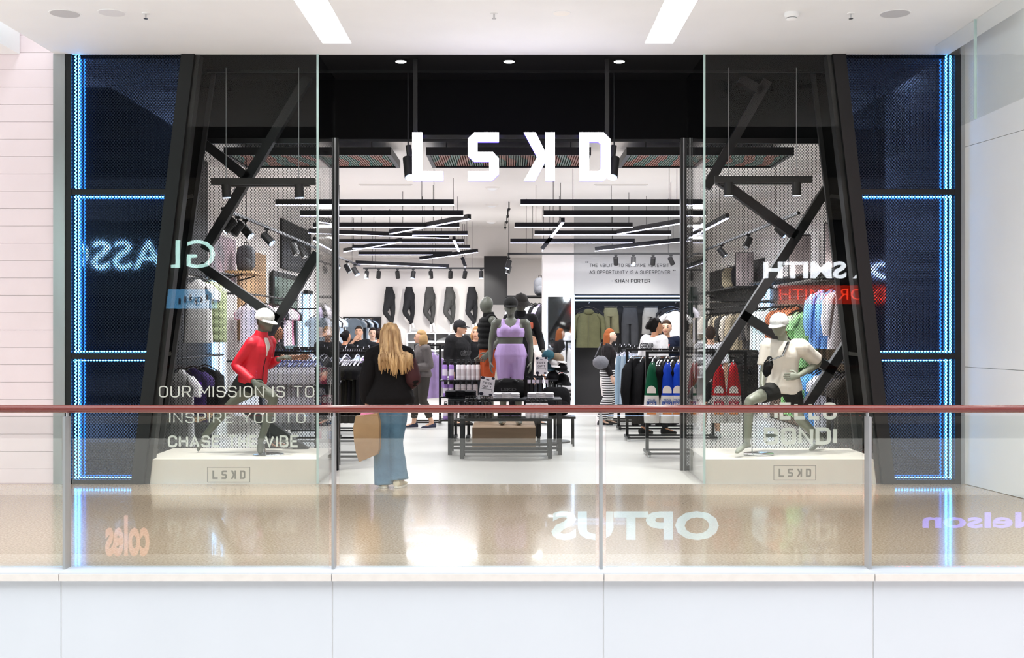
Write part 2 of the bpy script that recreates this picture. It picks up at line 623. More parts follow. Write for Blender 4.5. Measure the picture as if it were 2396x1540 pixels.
disc(152, 32, 'ceiling_speaker', 'round grey ceiling speaker above the pink boarded wall end', 'speaker', .128, GREYDISC, 'speaker')
disc(262, 30, 'ceiling_speaker', 'round pale ceiling disc with small dark centre next to the grey speaker', 'speaker', .115, mat('pale_grille', 'dcdde0', .7), 'speaker')
disc(2094, 32, 'ceiling_speaker', 'round grey ceiling speaker near the white side wall', 'speaker', .128, GREYDISC, 'speaker')
disc(1314, 31, 'ceiling_speaker', 'small round white ceiling disc beside the middle sprinkler', 'speaker', .075, mat('white_grille', 'f4f2ee', .7), 'speaker')
disc(1852, 30, 'smoke_detector', 'white domed smoke detector on the ceiling', 'detector', .062, WHITE, 'detector')
for px, lb in ((341, 'small chrome sprinkler head beside the pale ceiling disc'), (1156, 'small chrome sprinkler head in the middle of the ceiling'), (1991, 'small chrome sprinkler head between smoke detector and grey speaker')):
    disc(px, 31, 'sprinkler_head', lb, 'sprinkler', .03, CHROME, 'sprinkler')
# shop shell
HB = 13.05            # bulkhead over the shop opening
ZC = 4.0
struct('ceiling.002', MB().box(-4.72, 4.62, DS + .02, HB, Z, Z + .5), BLACKMATT)
struct('trim_5', MB().box(-4.7, 5.0, HB, HB + .2, 3.74, 4.9), BLACKMATT)
struct('trim_6', MB().box(-3.3, 3.4, 12.55, 12.57, Z - .03, Z), BLACK)
struct('ceiling.003', MB().box(-4.7, 5.0, HB + .2, 28.3, ZC, ZC + .2), SHOPWHITE)
WL, WR, WB = -4.4, 4.7, 28.0
LW = struct('wall_left.001', MB().box(WL - .2, WL, 13.2, WB, 0, ZC), SHOPWHITE)
RW = struct('wall_right.001', MB().box(WR, WR + .2, 13.2, WB, 0, ZC), SHOPWHITE)
struct('wall_back', MB().box(WL, WR, WB, WB + .2, 0, ZC), SHOPWHITE)
struct('trim_7', MB().box(WL, WR, 27.3, WB, 3.3, ZC), SHOPWHITE)
struct('wall_left.002', MB().box(-4.72, -3.98, DS + .15, 13.2, 0, Z), CHAR)
struct('wall_right.002', MB().box(4.05, 4.66, DS + .15, 13.2, 0, Z), CHAR)
# island wall with column, mirror and quote
QY = 22.5
x0, x1, x2 = at(1270, 0, QY).x, at(1343, 0, QY).x, 3.42
struct('wall_middle', MB().box(x1, x2, QY, QY + .3, 2.26, ZC), SHOPGREY)
struct('wall_middle.001', MB().box(x1, x2, QY + .55, QY + .7, 0, 2.3), CHAR)
struct('pillar', MB().box(x0, x1, QY - .02, QY + .7, 0, ZC), SHOPWHITE)
# black bands and boards on the back wall
struct('trim_8', MB().box(at(1133, 0, 27.2).x, at(1187, 0, 27.2).x, 27.0, 27.2, 2.15, 3.29), CHAR)


# ---------------------------------------------------------------- balustrade
YB = 7.70
ba = thing('balustrade', 'glass balustrade with red-brown round handrail along the walkway edge', 'balustrade', (0, YB, 0))
zr = EYE - 189 * YB / F
MB().tube([(-5.2, YB, zr), (5.2, YB, zr)], .0255, 16).build('handrail', RAIL, ba, True)
px_ = [155, 781, 1406, 2032]
fx = [at(p, 0, YB - .02).x for p in px_]
for x in fx:
    MB().box(x - .009, x + .009, YB - .06, YB + .04, -.045, zr - .05).build('post', STEEL, ba)
    MB().cyl((x, YB, zr - .05), (x, YB, zr - .018), .009, n=8).build('bracket', STEEL, ba, True)
ex = [-5.2] + fx + [5.2]
for a, b in zip(ex[:-1], ex[1:]):
    MB().box(a + .035, b - .035, YB - .006, YB + .006, .008, zr - .045).build('glass_panel', GLASSRAIL, ba)

# ---------------------------------------------------------------- shop front: lit mesh panels, slanted posts, vitrines
Xd = lambda p: at(p, 0, DS).x
Zd = lambda p: at(0, p, DS).z


def edge_l(y, off=0):      # slanted inner edge of the lit panel, photo x at photo y
    return 426 + (y - 128) * (309 - 426) / (1122 - 128) + off


def edge_r(y, off=0):
    return 1977 + (y - 128) * (2092 - 1977) / (1122 - 128) + off


def lit_panel(side):
    ed = edge_l if side < 0 else edge_r
    xo, xi = (155, 168) if side < 0 else (2247, 2233)
    t = thing('light_box', 'tall blue LED-edged perforated panel beside the ' + ('pink boarded wall' if side < 0 else 'white side wall'), 'light panel', (Xd(xo), DS, 0))
    secs = [(128, 443), (456, 827), (840, 1122)]

    def quad(ya, yb, xa, e0, y0, y1):
        P = [(Xd(xa), Zd(yb)), (Xd(ed(yb) + e0), Zd(yb)), (Xd(ed(ya) + e0), Zd(ya)), (Xd(xa), Zd(ya))]
        if side > 0:
            P = [P[1], P[0], P[3], P[2]]
        return MB().prism(P, y0, y1)
    MB().box(min(Xd(xo), Xd(xi)), max(Xd(xo), Xd(xi)), DS - .02, DS + .15, 0, Z).build('side_frame', BLACK, t)
    for ya, yb in ((443, 456), (827, 840), (1122, 1133)):
        quad(ya, yb, xi, 0, DS - .015, DS + .14).build('cross_bar', BLACK, t)
    for i, (ya, yb) in enumerate(secs):
        quad(ya, yb, xi, 0, DS + .105, DS + .14).build('mirror_back', DARKMIRROR, t)
        ms = quad(ya, yb, xi, 0, DS, DS + .003).build('mesh_screen', MESHBLUE, t)
        for q in ((175, 183) if side < 0 else (2226, 2216)):  # second strip imitates the first one's reflection in the mirror back
            MB().box(Xd(q) - .008, Xd(q) + .008, DS + .02, DS + .036, Zd(yb) + .005, Zd(ya) - .005).build('led_strip', LEDBLUE, t)
        for q in ([ya + 4] if i else []) + ([yb - 4] if i else []):
            a, b = sorted((Xd(xi), Xd(ed(q))))
            MB().box(a + .01, b - .02, DS + .02, DS + .034, Zd(q) - .005, Zd(q) + .005).build('led_strip', LEDBLUE, t)
    return t


def slanted_post(side):
    t = thing('slanted_post', 'black slanted steel post between the blue panel and the ' + ('red-jacket window' if side < 0 else 'cream-shirt window'), 'post', (Xd(380 if side < 0 else 2030), DS, 0))
    ed = edge_l if side < 0 else edge_r
    w = 30 * -side
    for off0, off1, y0, y1, nm, m in ((0, w, DS - .03, DS + .2, 'post_body', BLACK), (w, w * 1.35, DS + .02, DS + .16, 'inner_flange', CHAR)):
        P = [(Xd(ed(1134) + off0), 0), (Xd(ed(1134) + off1), 0), (Xd(ed(128) + off1), Z), (Xd(ed(128) + off0), Z)]
        if side > 0:
            P = [P[1], P[0], P[3], P[2]]
        MB().prism(P, y0, y1).build(nm, m, t)


for s in (-1, 1):
    lit_panel(s)
    slanted_post(s)

CLX, CRX, VB = at(743, 0, DS).x, at(1648, 0, DS).x, 13.0
# front and return panes of the two show windows
for n, (side, xc) in enumerate(((-1, CLX), (1, CRX))):
    ed = edge_l if side < 0 else edge_r
    w = 30 * -side
    P = [(Xd(ed(1134) + w), .005), (xc, .005), (xc, Z), (Xd(ed(128) + w), Z)]
    if side > 0:
        P = [P[1], P[0], P[3], P[2]]
    wo = struct('window_%d' % (n + 1), MB().prism(P, DS, DS + .012), GLASS)
    MB().box(xc - .011, xc + .011, DS - .003, DS + .014, .005, Z).build('glass_edge', EDGE, wo)
    struct('window_%d' % (n + 3), MB().box(xc - .006, xc + .006, DS + .013, VB, .005, Z), GLASS)
    if side < 0:
        for (a, b, c, d, s, bd) in ((372, 735, 903, 930, 'OUR MISSION IS TO', .10), (396, 715, 965, 990, 'INSPIRE YOU TO', .10), (393, 699, 1019, 1047, 'CHASE THE VIBE', .17)):
            strokes(s, Xd(a), Xd(b), Zd(d), Zd(c), DS - .002, 'lettering', VINYL, wo, bd)
    else:
        for (c, d, s) in ((942, 982, 'HELLO'), (1000, 1041, 'BONDI')):
            strokes(s, Xd(1787), Xd(1958), Zd(d), Zd(c), DS - .002, 'lettering', VINYL, wo, .2)


# dark framed side panels between the slanted posts and the screens
for side, ea, eb in ((-1, (505, 128), (376, 1050)), (1, (1898, 128), (2004, 1050))):
    D_ = 12.72
    ed = edge_l if side < 0 else edge_r
    P = [at(ed(1050) + 20 * -side, 1050, D_), at(*eb, D_), at(*ea, D_), at(ed(128), 128, D_)]
    P = [(p.x, min(p.z, 4.4)) for p in P]
    if side > 0:
        P = [P[1], P[0], P[3], P[2]]
    sp = struct('wall_left.003' if side < 0 else 'wall_right.003', MB().prism(P, D_, D_ + .03), mat('dark_side_glass', '141210', .12, var=.2, vs=3))
    MB().bar(at(ea[0], 135, D_ - .01), at(*eb, D_ - .01), .045, .05, (0, 1, 0)).build('edge_bar', CHAR, sp)
    for yy in (465, 833):
        xe = ea[0] + (eb[0] - ea[0]) * (yy - 128) / (1050 - 128)
        MB().bar(at(ed(yy) + 25 * -side, yy, D_ - .012), at(xe + 6 * side, yy - 6, D_ - .012), .04, .05, (0, 1, 0)).build('cross_bar', mat('grey_frame', '4c4b48', .4, .5), sp)


# main logo: straight L and S, turned K, D
def logo_polys():
    L = [[(0, 0), (72, 0), (72, 22), (23, 22), (23, 113), (0, 113)]]
    S = [[(0, 0), (56, 0), (72, 15), (72, 52), (58, 67), (22, 67), (22, 91), (72, 91), (72, 113), (15, 113), (0, 98), (0, 58), (14, 45), (50, 45), (50, 22), (0, 22)]]
    K = [[(50, 113), (50, 66), (27, 113), (0, 113), (31, 55), (0, 0), (26, 0), (50, 45), (50, 0), (72, 0), (72, 113)]]
    D = [[(0, 0), (56, 0), (72, 16), (72, 97), (56, 113), (0, 113)], [(22, 22), (22, 91), (44, 91), (50, 85), (50, 28), (44, 22)]]
    return [L, S, K, D]


def glyph(polys, sx, sz, ox, oz, y0, y1):
    """a logo letter as a solid with its sides; a second polygon is a hole"""
    mb = MB()
    if len(polys) == 1:
        bm = bmesh.new()
        vs = [bm.verts.new((ox + x * sx, y0, oz + z * sz)) for x, z in polys[0]]
        f = bm.faces.new(vs)
        f.normal_update()
        bmesh.ops.triangulate(bm, faces=[f])
        idx = {v: i for i, v in enumerate(bm.verts)}
        n = len(vs)
        pts = [v.co.copy() for v in bm.verts]
        tri = [tuple(idx[v] for v in f.verts) for f in bm.faces]
        bm.free()
        mb.add(pts, tri)
        mb.add([p + Vector((0, y1 - y0, 0)) for p in pts], [tuple(reversed(t)) for t in tri])
        mb.f += [((i + 1) % n, i, n + i, n + (i + 1) % n) for i in range(n)]
    else:
        o, h = polys
        ho = [h[0], h[5], h[4], h[3], h[2], h[1]]
        oo = [o[0], o[1], o[2], o[3], o[4], o[5]]
        P = [(ox + x * sx, oz + z * sz) for x, z in oo] + [(ox + x * sx, oz + z * sz) for x, z in ho]
        for yy, rev in ((y0, False), (y1, True)):
            fs = [(i, (i + 1) % 6, 6 + (i + 1) % 6, 6 + i) for i in range(6)]
            mb.add([(x, yy, z) for x, z in P], [tuple(reversed(f)) for f in fs] if rev else fs)
        for r, s in ((0, 1), (6, -1)):
            for i in range(6):
                a, b = r + i, r + (i + 1) % 6
                f = (b, a, 12 + a, 12 + b)
                mb.f.append(f if s > 0 else tuple(reversed(f)))
    return mb


DL = 11.95
sg = thing('shop_sign', 'large white glowing four-letter shop sign hanging over the entrance', 'sign', at(1196, 366, DL))
k = DL / F
for nm, pl, pxx in zip(('letter_l', 'letter_s', 'letter_k', 'letter_d'), logo_polys(), (965, 1095, 1226, 1356)):
    o = at(pxx, 423, DL)
    glyph(pl, k, k, o.x, o.z, DL - .012, DL - .001).build('letter', SIGNLIT, sg)
    glyph(pl, k, k, o.x, o.z, DL, DL + .06).build('letter_return', SIGNSIDE, sg)
a, b = at(975, 320, DL + .09), at(1420, 320, DL + .09)
MB().bar(a, b, .02, .035).build('crossbar', BLACK, sg)
for pxx in (972, 1420):
    c = at(pxx, 420, DL + .09)
    MB().box(c.x - .022, c.x + .022, c.y - .02, c.y + .02, 3.2, Z).build('hanging_pole', BLACK, sg)
for i, pxx in enumerate((955, 1437)):
    c = at(pxx, 340, 12.6)
    t = thing('projector_lamp', ['black twin projector lamp hanging behind the sign letter L', 'black twin projector lamp hanging behind the sign letter D'][i], 'lamp', c)
    MB().cyl((c.x, c.y, c.z), (c.x, c.y, Z), .008, n=8).build('rod', BLACK, t)
    sx = 1 if i == 0 else -1
    MB().tube([c, c + Vector((sx * .02, 0, -.12)), c + Vector((-sx * .005, 0, -.2))], [.03, .035, .02], 10).build('knuckle', CHAR, t, True)
    MB().tube([c + Vector((-sx * .01, 0, -.14)), c + Vector((sx * .03, -.1, -.36))], [.05, .06], 14).build('barrel', CHAR, t, True)
    d = (Vector((sx * .04, -.1, -.22))).normalized()
    p = c + Vector((sx * .03, -.1, -.36))
    MB().cyl(p, p + d * .012, .052, n=14).build('lens', LEDICE, t, True)
for i, pxx in enumerate((938, 1191, 1449)):
    c = at(pxx, 140, 12.08)
    t = thing('downlight', 'round white downlight in the black entrance ceiling, ' + ['by the window with the red jacket', 'in the middle', 'by the window with the cream shirt'][i], 'light', (c.x, c.y, Z))
    MB().lathe([(.062, -.02), (.062, 0)], (c.x, c.y, Z), 18).build('lamp_rim', BLACK, t, True)
    MB().lathe([(.055, -.024), (.055, -.019)], (c.x, c.y, Z), 18).build('lens', LAMP, t, True)

# pedestals, posts, mesh screens and truss in the show windows
for side, xa, xb, xc, ztop, lg in ((-1, 333, 741, CLX, .25, (485, 585, 1093, 1129)), (1, 1652, 2060, CRX, .25, (1810, 1909, 1089, 1124))):
    Dp = DS + .035
    a, b = at(xa, 0, Dp).x, at(xb, 0, Dp).x
    nm = 'red-jacketed' if side < 0 else 'cream-shirted'
    t = thing('plinth', 'low cream display plinth under the %s mannequin' % nm, 'plinth', ((a + b) / 2, Dp + .5, 0))
    MB().box(a, b, Dp, VB - .03, .0, ztop).build('plinth_body', CREAM, t)
    lx0, lx1 = at(lg[0], 0, Dp).x, at(lg[1], 0, Dp).x
    lz1, lz0 = at(0, lg[2], Dp).z, at(0, lg[3], Dp).z
    fr = MB()
    e = .006
    for q in ((lx0, lx1, lz0, lz0 + e), (lx0, lx1, lz1 - e, lz1), (lx0, lx0 + e, lz0, lz1), (lx1 - e, lx1, lz0, lz1)):
        fr.box(q[0], q[1], Dp - .002, Dp, q[2], q[3])
    GREYP = mat('grey_logo_print', '8f8a82', .7)
    fr.build('logo_frame', GREYP, t)
    mb = MB()
    hh = (lz1 - lz0) * .56
    ww = hh * .62
    for i, pl in enumerate(logo_polys()):
        ox = lx0 + (lx1 - lx0) * (.12 + .215 * i)
        g = glyph(pl, ww / 72, hh / 113, ox, lz0 + (lz1 - lz0) * .22, Dp - .002, Dp)
        mb.add(g.v, g.f)
    mb.build('logo_lettering', GREYP, t)
    pxp = 785 if side < 0 else 1599
    p = at(pxp, 0, VB)
    po = thing('shopfront_post', 'slim black post at the inner corner of the %s window' % ('red-jacket' if side < 0 else 'cream-shirt'), 'post', (p.x, VB, 0))
    MB().box(p.x - .034, p.x + .034, VB - .03, VB + .05, 0, 3.74).build('post_body', BLACK, po)
    MB().box(p.x - .006, p.x + .006, VB - .034, VB - .03, 0, 3.74).build('groove_strip', STEEL, po)
    # perforated screen behind the mannequin
    sx0, sx1 = sorted((p.x + side * .034, side * 3.97 + (.0 if side < 0 else .05)))
    scn = thing('mesh_screen', 'tall black perforated screen behind the %s mannequin' % nm, 'screen', ((sx0 + sx1) / 2, VB, 0))
    MB().box(sx0, sx1, VB, VB + .003, .0, 3.74).build('perforated_sheet', MESHBACK, scn)
    MB().box(sx0, sx1, VB - .01, VB + .015, .0, .05).build('bottom_rail', BLACK, scn)
    MB().box(sx0, sx1, VB - .01, VB + .015, 3.68, 3.74).build('top_rail', BLACK, scn)
    tr = thing('steel_truss', 'black diagonal steel truss bars behind the %s mannequin' % nm, 'truss', ((sx0 + sx1) / 2, VB - .06, 0))
    DT = VB - .07
    if side < 0:
        segs = [((722, 180), (480, 585)), ((400, 275), (582, 418)), ((470, 620), (652, 748)), ((744, 592), (505, 985)), ((575, 955), (722, 1062))]
    else:
        segs = [((1795, 190), (1652, 440)), ((1730, 185), (1782, 216)), ((1935, 440), (1618, 935)), ((1680, 420), (1862, 552)), ((1735, 735), (1952, 870)), ((1990, 790), (1880, 960))]
    for (u, v) in segs:
        MB().bar(at(*u, DT), at(*v, DT), .10, .11, (0, 1, 0)).build('truss_bar', BLACK, tr)
    # track with two hanging projector lamps inside the window
    tp = ((495, 425), (738, 425)) if side < 0 else ((1672, 420), (1900, 420))
    a, b = at(*tp[0], 12.45), at(*tp[1], 12.45)
    tk = thing('window_light_bar', 'black light bar with two lamps hanging above the %s mannequin' % nm, 'light bar', ((a.x + b.x) / 2, 12.45, a.z))
    MB().bar(a, b, .06, .07).build('bar_body', CHAR, tk)
    MB().bar(a + Vector((.1, .22, -.0)), b + Vector((-.1, .22, -.0)), .05, .05).build('rear_bar', CHAR, tk)
    for u in (.14, .84):
        q = a.lerp(b, u)
        MB().cyl(q, (q.x, q.y, Z), .004, n=6).build('cable', STEEL, tk)
        MB().tube([q + Vector((0, 0, -.03)), q + Vector((.005, .01, -.17))], .05, 14).build('lamp_barrel', CHAR, tk, True)
        MB().cyl(q + Vector((.005, .01, -.171)), q + Vector((.0055, .011, -.18)), .042, n=14).build('lens', LEDICE, tk, True)

# ---------------------------------------------------------------- opposite side of the atrium (mirrored in the glass)
YO = -4.0
SO = F / (2 * DS - YO)
struct('wall_opposite', MB().box(-22, 22, YO - .3, YO, -5, 9.6), mat('opposite_dark', '1c1b1a', .8, var=.2, vs=.7))
struct('wall_opposite.001', MB().box(-22, 22, YO, YO + .03, -4.9, -2.2).box(-22, 22, YO, YO + .03, -1.2, -.25), mat('opposite_pale', 'dcd8d0', .8, var=.15, vs=.8))
struct('trim_9', MB().box(-22, 22, YO, YO + .1, .0, .5).box(-22, 22, YO, YO + .1, 4.2, 5.2), mat('opposite_band', '5c554c', .7))


def mirrored(px, py):
    return ((px - CX) / SO, EYE - (py - CY) / SO)


def far_sign(text, label, pa, pb, m, bold=.02, s=None, y=YO + .06):
    (x0, z1), (x1, z0) = mirrored(*pa), mirrored(*pb)
    t = thing('shop_sign', label, 'sign', ((x0 + x1) / 2, y, z0))
    lettering(text, x0, x1, z0, z1, y, 'sign_lettering', m, t, bold, 0.03, mirror=True)
    return t


far_sign('GLASSONS', 'pale green lit lettering of the shop across the atrium', (-10, 562), (505, 628), glow('mint_sign', 'c8f4ec', 24), -.004)
far_sign('WINDSOR SMITH', 'bold white lit lettering of the shoe shop across the atrium', (1785, 612), (2330, 652), glow('white_sign', 'f4f8ff', 27), .03)
far_sign('WINDSOR SMITH', 'thin red neon lettering under the bold white sign', (1822, 676), (2170, 702), glow('red_neon', 'ff3a20', 24), -.012, y=YO + .1)
(a, b), (c, d) = mirrored(1820, 668), mirrored(2140, 760)
t = thing('neon_backboard', 'red glowing backboard behind the red neon lettering', 'board', ((a + c) / 2, YO, d))
MB().box(a, c, YO, YO + .05, mirrored(0, 712)[1], b).build('glowing_board', glow('red_board', 'd02410', 7.5), t)
(a, b), (c, d) = mirrored(380, 677), mirrored(508, 722)
t = thing('display_screen', 'blue city picture screen in the shop across the atrium', 'screen', ((a + c) / 2, YO, d))
MB().box(a, c, YO, YO + .05, d, b).build('screen_panel', glow('blue_screen', '6cb4e8', 9), t)
for q in range(7):
    xx = a + (c - a) * (.3 + .1 * q)
    MB().box(xx, xx + .06, YO + .05, YO + .055, d + .1 + .04 * (q % 3), d + .25 + .04 * (q % 3)).build('picture_window', glow('screen_dark', '2a5f96', 2), t)
# lower level signs seen in the balustrade glass
SB = F / (2 * YB - YO)


def low(px, py):
    return ((px - CX) / SB, EYE - (py - CY) / SB)


for text, label, pa, pb, m, bd in (
        ('OPTUS', 'pale blue lit lettering on the lower level shop across the atrium', (1290, 1195), (1680, 1262), glow('cyan_sign', 'b8ecff', 3.2), .035),
        ('coles', 'orange lit lettering on the lower level supermarket across the atrium', (250, 1205), (352, 1300), glow('orange_sign', 'e8a890', 3), .03),
        ('Harvey Nelson', 'violet lit lettering on the lower level shop across the atrium', (2156, 1198), (2760, 1245), glow('violet_sign', '8a80ff', 5), .02)):
    (x0, z1), (x1, z0) = low(*pa), low(*pb)
    t = thing('shop_sign', label, 'sign', ((x0 + x1) / 2, YO, z0))
    lettering(text, x0, x1, z0, z1, YO + .05, 'sign_lettering', m, t, bd, .03, mirror=True)
# ---------------------------------------------------------------- shop fixtures
ZL = 3.3
# hanging framed panels with orange and teal slats
SLAT = bpy.data.materials.new('orange_teal_slats')
SLAT.use_nodes = True
nt = SLAT.node_tree
tc = nt.nodes.new('ShaderNodeTexCoord')
wv = nt.nodes.new('ShaderNodeTexWave')
wv.wave_type = 'BANDS'
wv.bands_direction = 'X'
wv.inputs['Scale'].default_value = 1.1
wv.inputs['Distortion'].default_value = 5
wv.inputs['Detail Scale'].default_value = .8
cr = nt.nodes.new('ShaderNodeValToRGB')
cr.color_ramp.interpolation = 'CONSTANT'
cr.color_ramp.elements[0].color = (*lin('8a5a4a'), 1)
cr.color_ramp.elements[1].position = .5
cr.color_ramp.elements[1].color = (*lin('2f6258'), 1)
e = cr.color_ramp.elements.new(.8)
e.color = (*lin('5a6c60'), 1)
nt.links.new(tc.outputs['Object'], wv.inputs[0])
nt.links.new(wv.outputs[0], cr.inputs[0])
nt.links.new(cr.outputs[0], nt.nodes['Principled BSDF'].inputs[0])
ya, yb, zp = 14.46, 15.65, 3.79
for i, (xa, xb, lb) in enumerate(((523, 915, 'leggings-wall side'), (997, 1383, 'behind the shop sign'), (1466, 1858, 'quote-wall side'))):
    a, b = at(xa, 0, ya).x, at(xb, 0, ya).x
    t = thing('ceiling_panel', 'black framed hanging ceiling panel with orange and teal slats, ' + lb, 'ceiling panel', ((a + b) / 2, 15, zp))
    for u in ((a, a + .05, ya, yb), (b - .05, b, ya, yb)):
        MB().box(*u, zp - .02, zp + .08).build('side_frame', BLACK, t)
    for u in ((a + .05, b - .05, ya, ya + .05), (a + .05, b - .05, yb - .05, yb)):
        MB().box(*u, zp - .02, zp + .08).build('long_frame', BLACK, t)
    mb = MB()
    n = 64
    for q in range(n):
        x = a + .06 + (b - a - .12) * q / (n - 1)
        mb.box(x - .009, x + .009, ya + .05, yb - .05, zp, zp + .04)
    o = mb.build('slats', SLAT, t)
    o['kind'] = 'stuff'
    MB().box(a + .05, b - .05, ya + .05, yb - .05, zp + .05, zp + .06).build('backing', CHAR, t)
    for u in (.12, .88):
        for y in (ya + .1, yb - .1):
            x = a + (b - a) * u
            MB().cyl((x, y, zp + .08), (x, y, ZC), .006, n=6).build('rod', BLACK, t)

# linear lights on cables: each given by its two lower ends in the photo
BARGREY = mat('bar_anodised', '202023', .4, .5)


def linear(pa, pb, label, DM_=26.6):
    P = []
    for x, y in (pa, pb):
        D = min(F * (ZL - EYE) / (CY - y), DM_)
        P.append(at(x, y, D))
    a, b = P
    t = thing('linear_light', label, 'light', (a + b) / 2)
    MB().bar(a + Vector((0, 0, .035)), b + Vector((0, 0, .035)), .06, .075).build('bar_body', BARGREY, t)
    MB().bar(a + Vector((0, 0, -.006)), b + Vector((0, 0, -.006)), .045, .01).build('led_strip', LEDWHITE, t)
    for u in (.18, .82):
        q = a.lerp(b, u)
        MB().cyl((q.x, q.y, q.z + .07), (q.x, q.y, ZC), .0045, n=5).build('cable', BLACK, t)


left = [((645, 479), (1062, 479)), ((703, 504), (1084, 504)), ((733, 531), (1075, 531)), ((913, 547), (1098, 512)), ((722, 545), (1049, 557)), ((965, 550), (1094, 550)), ((793, 568), (1086, 568)), ((806, 589), (938, 566)), ((825, 581), (1100, 581)), ((839, 596), (1058, 596)), ((983, 608), (1117, 590)), ((832, 617), (1051, 626)), ((1062, 562), (1074, 588)), ((1081, 606), (1089, 627)), ((735, 563), (778, 586))]
right = [((1218, 479), (1642, 479)), ((1272, 504), (1652, 504)), ((1204, 531), (1480, 531)), ((1446, 547), (1600, 521)), ((1251, 549), (1570, 549)), ((1194, 568), (1485, 568)), ((1392, 587), (1615, 563)), ((1317, 520), (1290, 554)), ((1290, 560), (1268, 587)), ((1615, 556), (1702, 510)), ((1608, 627), (1652, 612))]
for side, rows in (('leggings-wall', left), ('quote-wall', right)):
    ns = nt_ = 0
    for (pa, pb) in rows:
        if abs(pa[1] - pb[1]) < 3:
            linear(pa, pb, DM_=26.6 if pb[0] < 1200 else 21.7, label='straight black linear light over the %s side, %s from the entrance' % (side, ORD[ns]))
            ns += 1
        else:
            linear(pa, pb, DM_=26.6 if pb[0] < 1200 else 21.7, label='slanted black linear light over the %s side, %s of its kind from the entrance' % (side, ORD[nt_]))
            nt_ += 1


# track rails and spotlights
def track(pts, label):
    t = thing('light_track', label, 'track', pts[0])
    for a, b in zip(pts[:-1], pts[1:]):
        MB().bar(a, b, .035, .035).build('rail', BLACK, t)
        for u in (.1, .9):
            q = Vector(a).lerp(Vector(b), u)
            MB().cyl(q, (q.x, q.y, ZC if q.y < 27.2 else 3.3), .004, n=5).build('cable', BLACK, t)
    return t


SPOTN = {}


def track_spot(p, d, label, lit=True, s=1.):
    p, d = Vector(p), Vector(d).normalized()
    k = SPOTN.get(label, 0)
    SPOTN[label] = k + 1
    t = thing('track_spotlight', label + ', ' + ORD[k] + ' of the row', 'spotlight', p, group='spotlights on the ceiling tracks')
    MB().box(p.x - .03 * s, p.x + .03 * s, p.y - .015, p.y + .015, p.z - .045, p.z - .015).build('adapter', BLACK, t)
    MB().cyl(p + Vector((0, 0, -.045)), p + Vector((0, 0, -.09)), .012, n=6).build('stem', BLACK, t)
    c = p + Vector((0, 0, -.13 * s))
    MB().tube([c - d * .07 * s, c - d * .06 * s, c + d * .1 * s], [.035 * s, .05 * s, .05 * s], 12).build('barrel', CHAR, t, True)
    MB().cyl(c + d * .101 * s, c + d * .106 * s, .043 * s, n=12).build('lens', LEDICE if lit else CHROME, t, True)


ZT = 2.95
yt = 26.0
a, b = at(850, 633, yt), at(1133, 633, yt)
track([(a.x, yt, ZT), (b.x, yt, ZT)], 'black light track in front of the leggings wall')
for i, px in enumerate((858, 886, 930, 967, 1008, 1054, 1088, 1126)):
    track_spot((at(px, 0, yt).x, yt, ZT), (random.uniform(-.2, .2), (-.25 if i in (0, 3, 7) else .5), -1), 'black spotlight in front of the leggings wall', i in (0, 3, 7))
yq = 21.4
c0 = Vector((at(1190, 0, yq).x, yq, 2.98))
track([(c0.x, 25.8, 2.98), tuple(c0), (at(1605, 0, yq).x, yq, 2.98)], 'black light track bent in front of the quote wall')
for i, px in enumerate((1441, 1482, 1528, 1570)):
    track_spot((at(px, 0, yq).x, yq, 2.98), ((.1, -.05, 0, .5)[i], (.5, -.3, .5, .3)[i], -1), 'black spotlight in front of the quote wall', i == 1, .92)
for i, y in enumerate((22.3, 24.4)):
    track_spot((c0.x, y, 2.98), (-.3, -.2, -1), 'black spotlight on the bent end of the quote wall track', i == 0)
track([(-3.42, 13.7, 3.02), (-3.42, 26.2, 3.02)], 'long black light track along the screen wall behind the red-jacket window')
for i, y in enumerate((14.1, 14.5, 14.9, 16.2, 18.3, 19.0, 22.6, 24.2, 25.4)):
    track_spot((-3.42, y, 3.02), ((-.7, -.5, .7, .8, .3, .4, .4, .5, .5)[i], -.25, -.8), 'black spotlight over the red-jacket window side', i in (0, 2, 3, 6, 8), 1.15)
track([(3.55, 14.2, 3.02), (3.55, 26.4, 3.02)], 'long black light track along the clothes wall behind the cream-shirt window')
for i, y in enumerate((15.2, 17.2, 19.4, 24.2)):
    track_spot((3.55, y, 3.02), ((.7, -.4, .6, .1)[i], -.3, -.8), 'black spotlight over the cream-shirt window side', i == 0)
a, b = at(1603, 633, 26.2), at(1650, 633, 26.2)
track([(a.x, 26.2, 2.92), (b.x, 26.2, 2.92)], 'short black light track above the green leggings')
track_spot((at(1617, 0, 26.2).x, 26.2, 2.92), (0, .3, -1), 'black spotlight above the green leggings', False)
for i, (px, py) in enumerate(((1191, 491), (1188, 507), (1186, 521), (1182, 534))):
    D = F * (ZC - EYE - .15) / (CY - py)
    c = at(px, py, D)
    t = thing('sprinkler_head', 'tiny black sprinkler head in the shop ceiling, %s from the entrance' % ORD[i], 'sprinkler', c)
    MB().cyl(c, (c.x, c.y, ZC), .012, n=6).build('stem', BLACK, t)
    MB().lathe([(.008, -.03), (.03, 0.02), (.02, .03)], c, 8).build('head', BLACK, t)
for i, (px, py) in enumerate(((1152, 438), (1151, 479), (1150, 518))):
    D = F * (ZC - EYE) / (CY - py)
    c = at(px, py, D)
    t = thing('ceiling_detector', 'flat white round detector in the shop ceiling, %s from the entrance' % ORD[i], 'detector', (c.x, c.y, ZC))
    MB().lathe([(.1, -.03), (.13, 0)], (c.x, c.y, ZC), 16).build('housing', SHOPWHITE, t, True)
    MB().lathe([(.05, -.05), (.09, -.03)], (c.x, c.y, ZC), 16).build('sensor_cap', WHITE, t, True)

